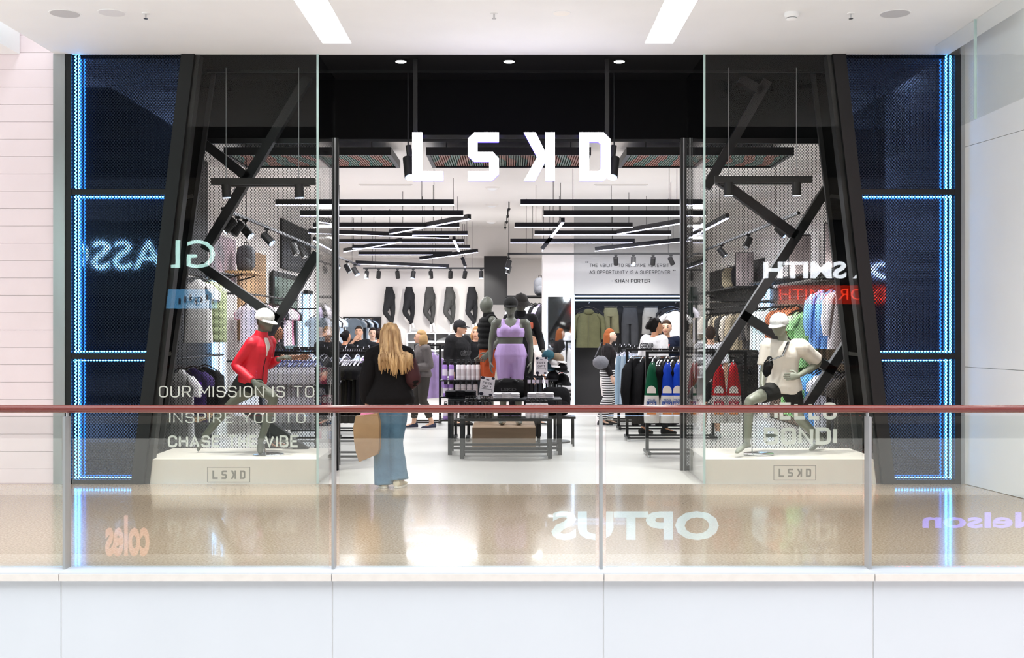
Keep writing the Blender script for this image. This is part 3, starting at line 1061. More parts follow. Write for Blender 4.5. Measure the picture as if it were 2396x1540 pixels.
# quote on the island wall
q = QY - .004
t = thing('wall_quote', 'dark quotation lettering on the grey island wall', 'lettering', at(1470, 640, q))
QX = lambda p: at(p, 0, q).x
QZ = lambda p: at(0, p, q).z
for s, a, b, c, d, bd in (('THE ABILITY TO REFRAME ADVERSITY', 1379, 1573, 617, 625, .12), ('AS OPPORTUNITY IS A SUPERPOWER', 1379, 1568, 633, 641, .12), ('KHAN', 1438, 1471, 653, 662, .18), ('PORTER', 1476, 1522, 653, 662, .18)):
    strokes(s, QX(a), QX(b), QZ(d), QZ(c), q, 'lettering', PRINT, t, bd)
MB().box(QX(1431), QX(1434.5), q, q + .002, QZ(658.2), QZ(657)).build('dash_lettering', PRINT, t)
for a, c in ((1370, 612), (1574, 631)):
    mb = MB()
    for k in (0, 4):
        mb.box(QX(a + k), QX(a + k + 2.6), q, q + .002, QZ(c + 3), QZ(c))
    mb.build('quote_lettering', PRINT, t)
# lit recess with hanging rail below the quote
t = thing('lit_rail', 'white LED lines above the dark recess under the quote', 'light', (2.2, QY, 2.1))
for y in (692, 701):
    MB().box(QX(1344), x2 - .02, QY + .05, QY + .08, QZ(y + 3), QZ(y)).build('led_line', LEDICE, t)
MB().box(QX(1344), x2 - .02, QY + .02, QY + .5, QZ(690), QZ(684)).build('canopy', CHAR, t)
MB().cyl((x1 + .01, QY + .3, 2.12), (x2, QY + .3, 2.12), .015).build('hanging_rail', CHROME, t)
for px in (1377, 1580):
    u = at(px, 0, QY + .1).x
    MB().bar((u, QY + .06, 2.1), (u, QY + .3, 2.1), .02, .02).build('faceout_arm', CHROME, t)
# column mirror with lit edges
t = thing('column_mirror', 'tall dressing mirror with lit edges on the white column', 'mirror', ((x0 + x1) / 2, QY - .03, .05))
a, b = QX(1282), QX(1336)
MB().box(-(b - a) / 2, (b - a) / 2, -.009, .009, .12, QZ(695)).xform(Matrix.Translation(((a + b) / 2, QY - .05, 0)) @ Matrix.Rotation(R(4), 4, 'Z')).build('mirror_glass', MIRROR, t)
for u in (QX(1275), QX(1341)):
    MB().box(u - .025, u + .025, QY - .045, QY - .021, .1, QZ(690)).build('led_edge', glow('cool_edge', 'c4dcff', 2.6), t)

for i, (xa, xb) in enumerate(((840, 965), (1390, 1515))):
    D = F * (ZC - EYE) / (CY - 432)
    a, b = at(xa, 0, D).x, at(xb, 0, D).x
    t = thing('air_slot', 'thin white air slot in the shop ceiling, ' + ('leggings-wall side' if i == 0 else 'quote-wall side'), 'vent', ((a + b) / 2, D, ZC))
    MB().box(a, b, D - .05, D + .05, ZC - .012, ZC).build('slot_frame', SHOPWHITE, t)
    MB().box(a + .02, b - .02, D - .015, D + .015, ZC - .014, ZC - .012).build('slot', mat('slot_grey', '8f8a86', .8), t)
# left wall mirror on the back wall
def wpx(x, y, D=WB - .02):
    return at(x, y, D)
def framed(name, label, cat, xa, xb, ya, yb, D, inner, m, fw_=.04, fm=BLACK):
    a, b = at(xa, yb, D), at(xb, ya, D)
    t = thing(name, label, cat, ((a.x + b.x) / 2, D, a.z))
    for u in ((a.x, a.x + fw_, a.z, b.z), (b.x - fw_, b.x, a.z, b.z), (a.x + fw_, b.x - fw_, a.z, a.z + fw_), (a.x + fw_, b.x - fw_, b.z - fw_, b.z)):
        MB().box(u[0], u[1], D - .03, D + .01, u[2], u[3]).build('frame_bar', fm, t)
    MB().box(a.x + fw_, b.x - fw_, D - .01, D, a.z + fw_, b.z - fw_).build(inner, m, t)
    return t


framed('wall_mirror', 'wide black framed mirror low on the back wall', 'mirror', 803, 892, 741, 850, WB - .03, 'mirror_glass', MIRROR)
# niche wall boards on the left and right shop walls
mb = MB().box(WL, WL + .03, 13.3, 16.7, 2.33, ZC)
struct('trim_10', mb, CHAR)
struct('trim_11', MB().box(WL, WL + .04, 18.6, 20.6, 1.4, 2.9), OAK)
struct('trim_12', MB().box(WL, WL + .05, 22.0, 25.2, 2.75, ZC - .3), CHAR)
struct('trim_13', MB().box(WL, WL + .05, 13.3, 16.9, 0.02, 2.3), CHAR)
struct('trim_14', MB().box(WL, WL + .03, 16.9, 18.4, 2.2, 3.0), mat('poster_grey', '8d8c90', .6, var=.5, vs=3, color2='b9a0a8'))
struct('trim_15', MB().box(WR - .05, WR, 13.3, 21.0, 0.02, 2.3), mat('wood_slat_brown', '6b5544', .6, var=.3, vs=6, stretch=(1, 1, .1)))
struct('trim_16', MB().box(WR - .04, WR, 21.3, 27.0, 0.02, 2.9), CHAR)


def led_portal(side, y, label):
    x = WL + .09 if side < 0 else WR - .09
    t = thing('led_portal', label, 'light', (x, y, .4))
    for dy in (0, .42):
        MB().box(x - .02, x + .02, y + dy, y + dy + .05, .42, 2.3).build('led_strip', glow('portal_led', '8ec4ff', 5), t)
        MB().box(x - .05 if side > 0 else x - .06, x + .06 if side > 0 else x + .05, y + dy + .05, y + dy + .2, .0, 2.32).build('upright', WHITE, t)
    MB().box(x - .05, x + .05, y + .0, y + .62, 2.325, 2.4).build('top_board', BLACK, t)


led_portal(-1, 16.75, 'blue lit upright pair on the screen wall, the one near the green puffer vest')
led_portal(-1, 24.3, 'blue lit upright pair on the screen wall, deep in the shop')
led_portal(1, 20.6, 'blue lit upright pair on the clothes wall beside the brown shirts')

t = thing('wall_mirror', 'tall black framed mirror standing on the screen wall', 'mirror', (WL + .06, 22, .8))
MB().box(WL + .05, WL + .09, 21.0, 23.4, .9, 2.65).build('mirror_frame', BLACK, t)
MB().box(WL + .09, WL + .095, 21.1, 23.3, 1.0, 2.55).build('mirror_glass', mat('tinted_mirror', '6f9a90', .08, .9), t)


# clothing racks
def rack(xa, xb, y, z, label, depth=.5):
    t = thing('clothes_rack', label, 'rack', ((xa + xb) / 2, y, 0))
    for x in (xa, xb):
        MB().box(x - .02, x + .02, y - .02, y + .02, .06, z).build('post', BLACK, t)
        MB().box(x - .02, x + .02, y - depth / 2, y + depth / 2, .03, .065).build('base_end', BLACK, t)
        for yy in (y - depth / 2 + .04, y + depth / 2 - .04):
            MB().cyl((x, yy, 0), (x, yy, .03), .02, n=8).build('foot', CHROME, t)
    for yy in (y - depth / 2, y + depth / 2 - .03):
        MB().box(xa + .02, xb - .02, yy, yy + .03, .035, .06).build('base_bar', BLACK, t)
    MB().box(xa + .02, xb - .02, y - .014, y + .014, z - .03, z).build('top_rail', BLACK, t)
    return t


def wall_rail(side, ya, yb, z, label, xo=.42):
    x = WL + xo if side < 0 else WR - xo
    w_ = WL + .05 if side < 0 else WR - .05
    t = thing('wall_rail', label, 'rail', (x, (ya + yb) / 2, z))
    MB().cyl((x, ya, z), (x, yb, z), .014, n=8).build('rail_tube', BLACK, t)
    for y in (ya + .05, yb - .05):
        MB().bar((w_, y, z), (x, y, z), .02, .03).build('bracket', BLACK, t)
    return t
# ---------------------------------------------------------------- clothes, goods
CL = {}


def cloth(hexc, **k):
    if hexc not in CL:
        CL[hexc] = mat('cloth_' + hexc, hexc, .85, var=.16, vs=7, bump=.25, bs=30, spec=.2, **k)
    return CL[hexc]


def ring_ell(cx, cy, z, hw, hd, n, ph, amp):
    out = []
    for i in range(n):
        a = 2 * math.pi * i / n
        rr = 1 + amp * math.sin(3 * a + ph) + amp * .7 * math.sin(7 * a + 2 * ph)
        out.append(Vector((cx + hw * math.copysign(abs(math.cos(a)) ** .8, math.cos(a)), cy + hd * math.sin(a) * rr, z)))
    return out


def garment_parts(kind, seed=0, wd=.46, ht=.68, th=.05, split=None):
    """meshes of a garment hanging from z = 0: dict part -> MB; width along X"""
    rg = random.Random(seed)
    out = {}
    top = -.13
    if kind in ('tee', 'jacket', 'jersey', 'puffer', 'vest'):
        body = MB()
        prof = [(0, .16, .6), (.03, .3, .7), (.09, .86, .9), (.16, 1., 1.), (.3, .96, 1.1), (.42, .95, 1.13), (.5, .94, 1.15), (.7, .95, 1.25), (.86, .98, 1.3), (1, 1.0, 1.35)]
        if kind == 'puffer':
            prof = []
            for k in range(25):
                v = k / 24
                sh = .18 + .82 * min(1, v / .14) ** .7
                prof.append((v, sh * (1 + .0), (1.1 + .5 * abs(math.sin(v * math.pi * 8))) * (.6 + .4 * min(1, v / .1))))
        rs = [ring_ell(0, 0, top - ht * v, wd / 2 * a, th * b, 18, seed + v * 2, .12 + .12 * v if kind != 'puffer' else .03) for v, a, b in prof]
        if split:
            k = next(i for i, p in enumerate(prof) if p[0] >= split)
            body.rings(rs[:k + 1])
            low = MB().rings(rs[k:])
            out['lower_panel'] = low
        else:
            body.rings(rs)
        long = kind in ('jacket', 'jersey')
        if kind not in ('puffer', 'vest'):
            for s in (-1, 1):
                x = s * wd * .46
                L = .78 if long else .34
                pts = [(x * .8, 0, top - ht * .1), (x + s * .035, 0, top - ht * .2), (x + s * (.075 if not long else .06), rg.uniform(-.01, .02), top - ht * L * .7), (x + s * (.085 if not long else .05), rg.uniform(-.02, .02), top - ht * L)]
                body.tube(pts, [.05, .075, .07, .062 if not long else .045], 10, .75)
        out['cloth_body'] = body
    elif kind in ('pants', 'shorts'):
        body = MB()
        L = ht
        rs = [ring_ell(0, 0, top - L * v, wd / 2 * a, th * b, 16, seed, .08) for v, a, b in ((0, .8, .8), (.05, .82, 1), (.2, .95, 1.2), (.34, 1, 1.2))]
        body.rings(rs)
        for s in (-1, 1):
            x = s * wd * .25
            body.rings([ring_ell(x * (1 + .1 * v), 0, top - L * v, wd * .25 * a, th * b, 12, seed + s, .1) for v, a, b in ((.3, 1, 1.1), (.6, .98, 1.1), (.9, .9 if kind == 'pants' else 1.05, 1), (1, .8 if kind == 'pants' else 1.08, .95))])
        out['cloth_body'] = body
    h = MB()
    h.tube([(0, 0, .012), (.016, 0, .03), (.0, 0, .046), (-.018, 0, .03), (-.012, 0, .0), (0, 0, -.05), (0, 0, -.1)], .0045, 6)
    if kind in ('pants', 'shorts'):
        h.bar((-wd * .42, 0, -.105), (wd * .42, 0, -.105), .012, .014)
        for s in (-1, 1):
            h.box(s * wd * .36 - .012, s * wd * .36 + .012, -.012, .012, -.16, -.1)
    else:
        h.tube([(-wd * .42, 0, -.175), (-wd * .2, 0, -.125), (0, 0, -.1), (wd * .2, 0, -.125), (wd * .42, 0, -.175)], .009, 6)
    out['hanger'] = h
    return out


GM = {}
HANG = {'chrome': CHROME, 'black': BLACK, 'blue': mat('hanger_blue_grey', '5a66a8', .3, .4), 'clear': mat('hanger_pale', 'd8d8e4', .3)}


def garment(kind, m, label, cat, loc, rz, group, hang='chrome', seed=0, wd=.46, ht=.68, th=.05, split=None, m2=None, name=None):
    key = (kind, seed % 3, wd, ht, th, split)
    nm = name or {'tee': 't_shirt', 'jacket': 'jacket', 'jersey': 'team_jersey', 'puffer': 'puffer_vest', 'pants': 'trousers', 'shorts': 'shorts'}[kind]
    t = thing(nm, label, cat, loc, group)
    t.rotation_euler.z = rz
    if key not in GM:
        GM[key] = {p: b.mesh(p, True, 60) for p, b in garment_parts(kind, seed % 3, wd, ht, th, split).items()}
    for p, me in GM[key].items():
        o = link(p, me, m, t)
        recolor(o, {'hanger': HANG[hang], 'lower_panel': m2 or m}.get(p, m))
    return t


def row_on_rack(xa, xb, y, z, n, kind, cols, label, cat, group, rz=R(78), hang='chrome', start=0, **k):
    for i in range(n):
        x = xa + (xb - xa) * (i / max(n - 1, 1))
        c = cols[i % len(cols)]
        garment(kind, cloth(c[0]), '%s %s, %s from the shelf-box end' % (c[1], label, ORD[i]), cat, (x, y, z - .012), rz + random.uniform(-.12, .12), group, hang, seed=i, **k)


def row_on_wall(side, ya, yb, z, n, kind, cols, label, cat, group, hang='black', rz=0., **k):
    x = WL + .42 if side < 0 else WR - .42
    for i in range(n):
        y = ya + (yb - ya) * (i / max(n - 1, 1))
        c = cols[i % len(cols)]
        garment(kind, cloth(c[0]), '%s %s, %s from the front' % (c[1], label, ORD[i]), cat, (x + random.uniform(-.02, .02), y, z - .012), rz + random.uniform(-.2, .2), group, hang, seed=i, **k)


# --- left floor racks
zr_ = 1.315
sA = F / 14.2
rack(-2.98, -1.76, 14.2, zr_, 'black clothes rack with white and black tees beside the red-jacketed mannequin')
row_on_rack(-2.9, -2.36, 14.2, zr_, 13, 'tee', [('f0eef4', 'white tee'), ('e6e4ee', 'white tee')], 'on the black rack with white tees', 't-shirt', 'white tees on the front rack', hang='blue', ht=.72, th=.034)
for i in range(6):
    garment('pants', cloth('dcdae4'), 'pale trousers below the white tees, %s from the shelf-box end' % ORD[i], 'trousers', (-2.86 + .1 * i, 14.2, .97), R(70), 'pale trousers under the white tees', 'blue', i, wd=.36, ht=.48, th=.04)
row_on_rack(-2.06, -1.83, 14.2, zr_, 9, 'tee', [('1c1d1a', 'black tee'), ('26261f', 'dark olive tee'), ('17171a', 'black tee')], 'on the black rack beside the blond woman', 't-shirt', 'dark tees on the front rack', hang='clear', ht=.56, th=.03)
for i in range(4):
    garment('pants', cloth('101012'), 'long black trousers below the dark tees, %s from the shelf-box end' % ORD[i], 'trousers', (-2.04 + .075 * i, 14.22, 1.03), R(72), 'black trousers under the dark tees', 'black', i, wd=.36, ht=.46, th=.04)
rack(-3.3, -1.72, 16.1, zr_, 'black clothes rack in the middle row, behind the white and black tees')
row_on_rack(-2.05, -1.8, 16.1, zr_, 4, 'jacket', [('c9b2e6', 'lilac hoodie'), ('e6dcf2', 'pale lilac hoodie')], 'on the middle rack behind the blond woman', 'hoodie', 'lilac hoodies', hang='clear', name='hoodie')
row_on_rack(-3.2, -2.3, 16.1, zr_, 8, 'jacket', [('2a2a2c', 'black jacket'), ('5a5a5a', 'grey jacket')], 'on the middle rack behind the white tees', 'jacket', 'dark jackets on the middle rack', hang='clear')
rack(-3.3, -1.75, 17.7, zr_, 'black clothes rack in the rear row by the blond woman')
row_on_rack(-3.2, -2.0, 17.7, zr_, 8, 'tee', [('31343a', 'dark grey tee'), ('b8c6d6', 'pale blue tee')], 'on the rear rack', 't-shirt', 'tees on the rear rack', hang='clear')
rack(at(972, 0, 19.2).x, at(1030, 0, 19.2).x, 19.2, 1.33, 'short black clothes rack behind the grey-shirted woman', .4)
t = garment('jacket', cloth('cbb0e8'), 'lilac jacket hanging low behind the grey-shirted woman', 'jacket', (at(1010, 0, 19.2).x, 19.2, 1.318), R(55), None, 'clear', 1, ht=.75)
# boxed goods shelf between the window pane and the rack
t = thing('box_shelf', 'small black shelf stand of pink and white boxes behind the glass return', 'shelf', (-2.12, 13.5, 0))
BX = [-2.27, -2.0]
for x in BX:
    MB().box(x - .012, x + .012, 13.49, 13.51, 0, 1.15).build('upright', BLACK, t)
for k, z in enumerate((.30, .62, .94)):
    MB().bar(((BX[0] + BX[1]) / 2, 13.35, z - .02), ((BX[0] + BX[1]) / 2, 13.65, z + .03), .28, .02).build('shelf_board', BLACK, t)
pc = [('e8487a', 'pink'), ('f4f0f4', 'white'), ('4a86c8', 'blue'), ('c23a5a', 'crimson'), ('f0a8c8', 'pale pink')]
for k, z in enumerate((.30, .62, .94)):
    for i in range(4):
        x = BX[0] + .05 + .062 * i
        c = pc[(i + 2 * k) % 5]
        b = thing('product_box', '%s product box, %s on the %s shelf of the box stand' % (c[1], ORD[i], ('bottom', 'middle', 'top')[k]), 'box', (x, 13.42, z + .0))
        MB().box(x - .028, x + .028, 13.38, 13.48, z + .012, z + .2).build('carton', mat('box_' + c[0], c[0], .5), b)
        MB().box(x - .024, x + .024, 13.377, 13.38, z + .11, z + .19).build('front_label', mat('box_label', 'f6eef2', .6), b)

# --- right floor racks
RX = [(14.5, 1.72, 2.95), (16.5, 1.67, 2.9), (18.1, 1.70, 2.9), (19.5, 1.66, 2.9)]
for i, (y, a, b) in enumerate(RX):
    rack(a, b, y, 1.31 + .0 * i, 'black clothes rack on the quote-wall side, %s from the entrance' % ORD[i])
BADGE = mat('badge_print', 'f3e9e2', .7)
ORNG = mat('orange_print', 'e08a4a', .7)


def team(x, y, z, hexc, cname, label, lab_hex, rz):
    g = garment('vest', cloth(hexc), label, 'jersey', (x, y, z - .012), rz, 'team jerseys on the front rack', 'chrome', 1, wd=.38, ht=.70, th=.04, name='team_jersey')
    lm = mat('print_' + lab_hex, lab_hex, .7)
    W_ = cloth('f2eeea')
    ell = lambda z_, rx, ry, cx: [Vector((cx + rx * math.cos(q), ry * math.sin(q), z_)) for q in [2 * math.pi * i / 16 for i in range(16)]]
    up_ = [ell(-.145, .03, .03, -.13), ell(-.2, .05, .05, -.17), ell(-.32, .06, .07, -.20), ell(-.44, .062, .082, -.21), ell(-.53, .062, .09, -.212)]
    lo_ = [up_[-1], ell(-.66, .062, .096, -.212), ell(-.78, .06, .098, -.21), ell(-.87, .055, .092, -.208)]
    MB().rings(up_).build('sleeve', cloth(hexc), g, True, local=True)
    MB().rings(lo_).build('sleeve_cuff', W_, g, True, local=True)
    X = -.276
    pts = [(.055 * math.cos(q), .062 * math.sin(q)) for q in [math.pi * i / 10 for i in range(11)]] + [(-.055, -.03), (.055, -.03)]
    MB().add([(X - .004, a, -.47 + b) for a, b in pts] + [(X + .03, a, -.47 + b) for a, b in pts], [tuple(range(12, -1, -1))] + [(i, (i + 1) % 13, 13 + (i + 1) % 13, 13 + i) for i in range(13)]).build('round_badge', BADGE, g, local=True)
    MB().box(X - .002, X + .02, -.035, .035, -.455, -.43).build('badge_print', ORNG, g, local=True)
    MB().box(X - .004, X + .02, -.06, .06, -.655, -.605).build('name_label', lm, g, local=True)
    T = Matrix.Translation((X - .006, 0, 0)) @ Matrix.Rotation(R(-90), 4, 'Z')
    lettering('LSKD', -.045, .045, -.645, -.615, 0, 'label_lettering', BADGE, g, .02, 0, rot=T, world=False)
    lettering('TEAM', -.045, .045, -.592, -.572, 0, 'team_lettering', lm, g, .02, 0, rot=T, world=False)
    MB().box(X - .004, X + .02, -.055, .055, -.76, -.71).build('sponsor_print', ORNG, g, local=True)


TX = lambda px: (px - CX) * 14.5 / F
team(TX(1527), 14.5, 1.31, '0f5a3c', 'green', 'green and white team jersey on the front rack beside the entrance post', '1f4a8c', R(80))
team(TX(1563), 14.5, 1.31, '1c48c8', 'blue', 'blue and white team jersey on the front rack next to the green one', '1f4a9c', R(80))
team(TX(1587), 14.5, 1.31, '1e4fd8', 'blue', 'blue and white team jersey partly behind the entrance post', '1f4a9c', R(80))
team(TX(1626), 14.5, 1.31, 'c8202a', 'red', 'red and white team jersey just past the entrance post', 'b01a2a', R(80))
team(TX(1682), 14.5, 1.31, 'd6222c', 'red', 'red and white team jersey behind the perforated screen, nearer the post', 'b8183a', R(80))
team(TX(1716), 14.5, 1.31, 'dc2830', 'red', 'red and white team jersey behind the perforated screen, at the rack end', 'b8183a', R(80))
for i, px in enumerate((1543, 1549, 1575)):
    garment('jacket', cloth('131316'), 'black jacket between the green and blue team jerseys, ' + ORD[i], 'jacket', (TX(px), 14.55, 1.298), R(72), 'black jackets on the front rack', 'chrome', i, wd=.42, ht=.66)
for i in range(8):
    garment('pants' if i % 2 else 'jacket', cloth('0f0f11'), 'black garment on the second rack of the quote-wall side, %s from its aisle end' % ORD[i], 'clothes', (1.74 + .085 * i, 16.5, 1.298), R(66), 'black clothes on the second rack', 'chrome', i, wd=.44, ht=.95 if i % 2 else .86, th=.045, name='black_garment')
for i in range(6):
    garment('pants' if i > 1 else 'shorts', cloth(('9ab4c8', 'b4c8d8')[i % 2]), 'light blue denim on the third rack of the quote-wall side, %s from its aisle end' % ORD[i], 'clothes', (1.74 + .07 * i, 18.1, 1.298), R(62), 'light blue clothes on the third rack', 'clear', i, wd=.4, ht=.75, th=.045, name='denim_garment')
for i in range(5):
    garment('jacket', cloth(('e8e4e0', '4a4a4e')[i % 2 if i else 0]), '%s garment on the fourth rack of the quote-wall side, %s from its aisle end' % (('white', 'grey')[i % 2], ORD[i]), 'clothes', (1.70 + .075 * i, 19.5, 1.298), R(60), 'white and grey clothes on the fourth rack', 'clear', i, wd=.4, ht=.9, th=.045, name='striped_garment')

# --- recess under the quote: face-out clothes
def faceout(kind, px, py, D, hexc, label, cat, wd, ht, rz=0, hang='chrome', th=.05, **k):
    p = at(px, py, D)
    return garment(kind, cloth(hexc), label, cat, p, rz, k.pop('group', None), hang, 1, wd=wd, ht=ht, th=th, **k)


FO = QY + .3
g = faceout('jacket', 1377, 712, QY + .1, '57573d', 'olive zip hoodie hanging face-out under the quote', 'hoodie', .5, .72, name='hoodie')
MB().ell((0, -.04, -.15), .1, .05, .06).build('hood', cloth('57573d'), g, True, local=True)
MB().box(-.004, .004, -.075, -.068, -.84, -.22).build('zip', mat('olive_zip', '4a4a30', .6), g, local=True)
faceout('jacket', 1375, 705, FO + .02, '252527', 'black hoodie hanging behind the olive hoodie', 'hoodie', .54, .6, name='hoodie')
faceout('shorts', 1429, 705, FO, '706d52', 'khaki drawstring shorts on a clip hanger under the quote', 'shorts', .32, .5)
faceout('pants', 1474, 705, FO, '3c3d3f', 'charcoal jogger trousers on a clip hanger under the quote', 'trousers', .34, .95)
faceout('shorts', 1523, 705, FO, '8f8d87', 'pale camouflage shorts on a clip hanger under the quote', 'shorts', .34, .52)
faceout('jacket', 1570, 705, FO + .02, '2c2c2e', 'dark jacket hanging at the far end under the quote', 'jacket', .56, .6)
faceout('tee', 1580, 712, QY + .1, 'ecebe9', 'white tee hanging face-out at the far end under the quote', 't-shirt', .46, .72)
for i in range(7):
    garment('pants', cloth(('3d4030', '1b1c1a', '55573e')[i % 3]), 'olive and black trousers in the low recess rack, %s from the column' % ORD[i], 'trousers', (x1 + .09 + .085 * i, QY + .25, 1.02), R(70), 'trousers in the recess under the olive hoodie', 'clear', i, wd=.4, ht=.85, th=.05)
t = thing('recess_rail', 'black low hanging rail in the recess under the olive hoodie', 'rail', (x1 + .7, QY + .25, 1.03))
MB().cyl((x1 + .01, QY + .25, 1.03), (x2, QY + .25, 1.03), .014, n=8).build('rail_tube', BLACK, t)
for u in (x1 + .03, x2 - .03):
    MB().bar((u, QY + .25, 1.03), (u, QY + .54, 1.03), .02, .03).build('bracket', BLACK, t)
t = thing('recess_bench', 'black low bench board closing the recess under the quote', 'bench', (2.3, QY + .3, 0))
MB().box(x1 + .02, x2, QY + .02, QY + .52, .0, .1).build('bench_board', BLACK, t)

# --- wall clothes, left
wall_rail(-1, 14.2, 16.6, 2.36, 'high black wall rail with the white tee and green puffer vest', .43)
x = WL + .42
g = garment('tee', cloth('f2f0f2'), 'white tee with dark chest print hanging beside the green puffer vest', 't-shirt', (at(463, 0, 14.6).x, 14.6, 2.345), R(-28), None, 'chrome', 1, wd=.48, ht=.80)
lettering('LSKD', -.13, .13, -.42, -.35, -.066, 'chest_lettering', PRINT, g, .02, 0, world=False)
garment('puffer', cloth('a5b08c'), 'pale green quilted puffer vest hanging on the high wall rail', 'vest', (at(493, 0, 15.2).x, 15.2, 2.345), R(-25), None, 'chrome', 1, wd=.5, ht=.80, th=.075)
wall_rail(-1, 14.2, 16.6, 1.22, 'low black wall rail with white and purple tees', .27)
g = garment('tee', cloth('efeef2'), 'white tee hanging low nearest the slanted post', 't-shirt', (at(425, 0, 14.5).x, 14.5, 1.205), R(-35), None, 'black', 1, wd=.46, ht=.95)
g = garment('tee', cloth('3a2a5e'), 'black and purple tee with white chest print hanging low', 't-shirt', (at(452, 0, 15.1).x, 15.1, 1.205), R(-25), None, 'black', 2, wd=.46, ht=.7)
MB().box(-.2, .2, -.072, -.066, -.5, -.3).build('purple_band', cloth('6a2fc0'), g, local=True)
lettering('LSKD', -.14, .14, -.48, -.38, -.075, 'chest_lettering', BADGE, g, .02, 0, world=False)
garment('jacket', cloth('17171a'), 'black jacket hanging low beside the purple tee', 'jacket', (at(480, 0, 15.7).x, 15.7, 1.205), R(-25), None, 'black', 2)
wall_rail(-1, 17.3, 21.6, 2.12, 'high black wall rail with pink, white and black tops')
row_on_wall(-1, 17.5, 20.6, 2.12, 11, 'tee', [('f2e6ee', 'white top'), ('f0a8c4', 'pink top'), ('2c2c30', 'black top'), ('d8cfe0', 'pale lilac top')], 'on the high wall rail behind the red jacket', 'top', 'tops on the high screen-wall rail', name='top_garment', rz=R(-35))
wall_rail(-1, 17.3, 21.0, 1.1, 'low black wall rail with white and black tops')
row_on_wall(-1, 17.4, 20.4, 1.1, 9, 'tee', [('eef0f4', 'white top'), ('20222a', 'black top'), ('9aa2b0', 'grey top')], 'on the low wall rail behind the red jacket', 'top', 'tops on the low screen-wall rail', name='top_garment', rz=R(-35))
row_on_wall(-1, 23.9, 26.5, 2.0, 7, 'tee', [('b8c8d8', 'blue top'), ('24262c', 'black top'), ('e6e4e2', 'white top')], 'on the rear wall rail near the back', 'top', 'tops on the rear screen-wall rail', name='top_garment', rz=R(-35))
wall_rail(-1, 23.6, 26.8, 2.0, 'high black wall rail near the back wall mirror')
for k, (ya_, yb_, z, lb) in enumerate(((17.6, 18.6, 2.48, 'oak wall shelf with a grey backpack'), (14.6, 16.4, .45, 'low oak wall bench shelf under the tees'))):
    t = thing('wall_shelf', lb, 'shelf', (WL + .2, (ya_ + yb_) / 2, z))
    MB().box(WL + .05, WL + .45, ya_, yb_, z - .04, z).build('shelf_board', OAK, t)
    for yy in (ya_ + .1, yb_ - .1):
        MB().bar((WL + .05, yy, z - .12), (WL + .3, yy, z - .05), .02, .02).build('bracket', BLACK, t)


def backpack(loc, label, hexc, s=1., rz=0.):
    c = cloth(hexc)
    t = thing('backpack', label, 'backpack', loc)
    t.rotation_euler.z = rz
    MB().ell((0, 0, .21 * s), .15 * s, .09 * s, .22 * s, fn=lambda p: Vector((math.copysign(abs(p.x / .15 / s) ** .6, p.x) * .15 * s, p.y, math.copysign(abs(p.z / .22 / s) ** .7, p.z) * .21 * s))).build('pack_body', c, t, True, local=True)
    MB().ell((0, -.08 * s, .13 * s), .11 * s, .045 * s, .1 * s).build('front_pocket', c, t, True, local=True)
    MB().tube([(-.03 * s, .03, .42 * s), (-.03 * s, .03, .47 * s), (.03 * s, .03, .47 * s), (.03 * s, .03, .42 * s)], .01, 6).build('grab_handle', BLACK, t, True, local=True)
    for q in (-1, 1):
        MB().tube([(q * .07 * s, .07 * s, .38 * s), (q * .1 * s, .15 * s, .25 * s), (q * .1 * s, .1 * s, .08 * s)], .018, 6, .5).build('shoulder_strap', BLACK, t, True, local=True)
    return t


backpack((WL + .25, 18.1, 2.48), 'grey backpack standing on the oak wall shelf', '77787c')

# --- wall clothes, right
wall_rail(1, 14.6, 16.4, 2.3, 'high black wall rail with blue sweaters')
for i, (px, D, hx, lb) in enumerate(((1922, 15.6, '7aa6e0', 'sky blue sweater hanging high, in front of the other blue sweater'), (1948, 15.3, '6c9ad8', 'blue sweater hanging high beside the white hoodie'), (1966, 15.0, 'ece6ee', 'white hoodie hanging high at the window end of the clothes wall'))):
    garment('jacket', cloth(hx), lb, 'sweater', (at(px, 0, D).x, D, 2.24), R(38), 'sweaters on the high clothes-wall rail', 'chrome', i, wd=.48, ht=.78, th=.06, name='sweater')
wall_rail(1, 16.6, 20.4, 2.06, 'high black wall rail with green, rust and ice blue tops')
row_on_wall(1, 16.7, 17.2, 1.98, 3, 'tee', [('a8dc9c', 'mint green tee'), ('b4e2a8', 'light green tee')], 'on the high clothes-wall rail', 't-shirt', 'green tees on the high clothes-wall rail', rz=R(35), ht=.8)
row_on_wall(1, 17.35, 18.3, 2.06, 6, 'jacket', [('b4694a', 'rust jacket'), ('a86242', 'brown jacket')], 'on the high clothes-wall rail', 'jacket', 'rust jackets on the high clothes-wall rail', rz=R(40))
row_on_wall(1, 18.5, 19.7, 2.06, 6, 'tee', [('cfe6ea', 'ice blue tee'), ('e2f0f2', 'pale blue tee')], 'on the high clothes-wall rail', 't-shirt', 'ice blue tees on the high clothes-wall rail', rz=R(35))
row_on_wall(1, 19.85, 20.35, 2.06, 3, 'jacket', [('55504c', 'charcoal jacket'), ('3c3a3a', 'black jacket')], 'beside the blue lit uprights', 'jacket', 'dark jackets beside the lit uprights', rz=R(35))
wall_rail(1, 21.5, 26.4, 2.02, 'high black wall rail with tan and grey shirts')
row_on_wall(1, 21.6, 26.2, 2.02, 14, 'jacket', [('b8a88c', 'tan shirt'), ('8c8070', 'taupe shirt'), ('c8beb0', 'sand shirt'), ('3a3836', 'black shirt')], 'on the high rail near the back', 'shirt', 'tan shirts on the high clothes-wall rail', rz=R(40), name='hanging_shirt')
wall_rail(1, 14.4, 20.4, 1.16, 'low black wall rail with green, blue and grey tees')
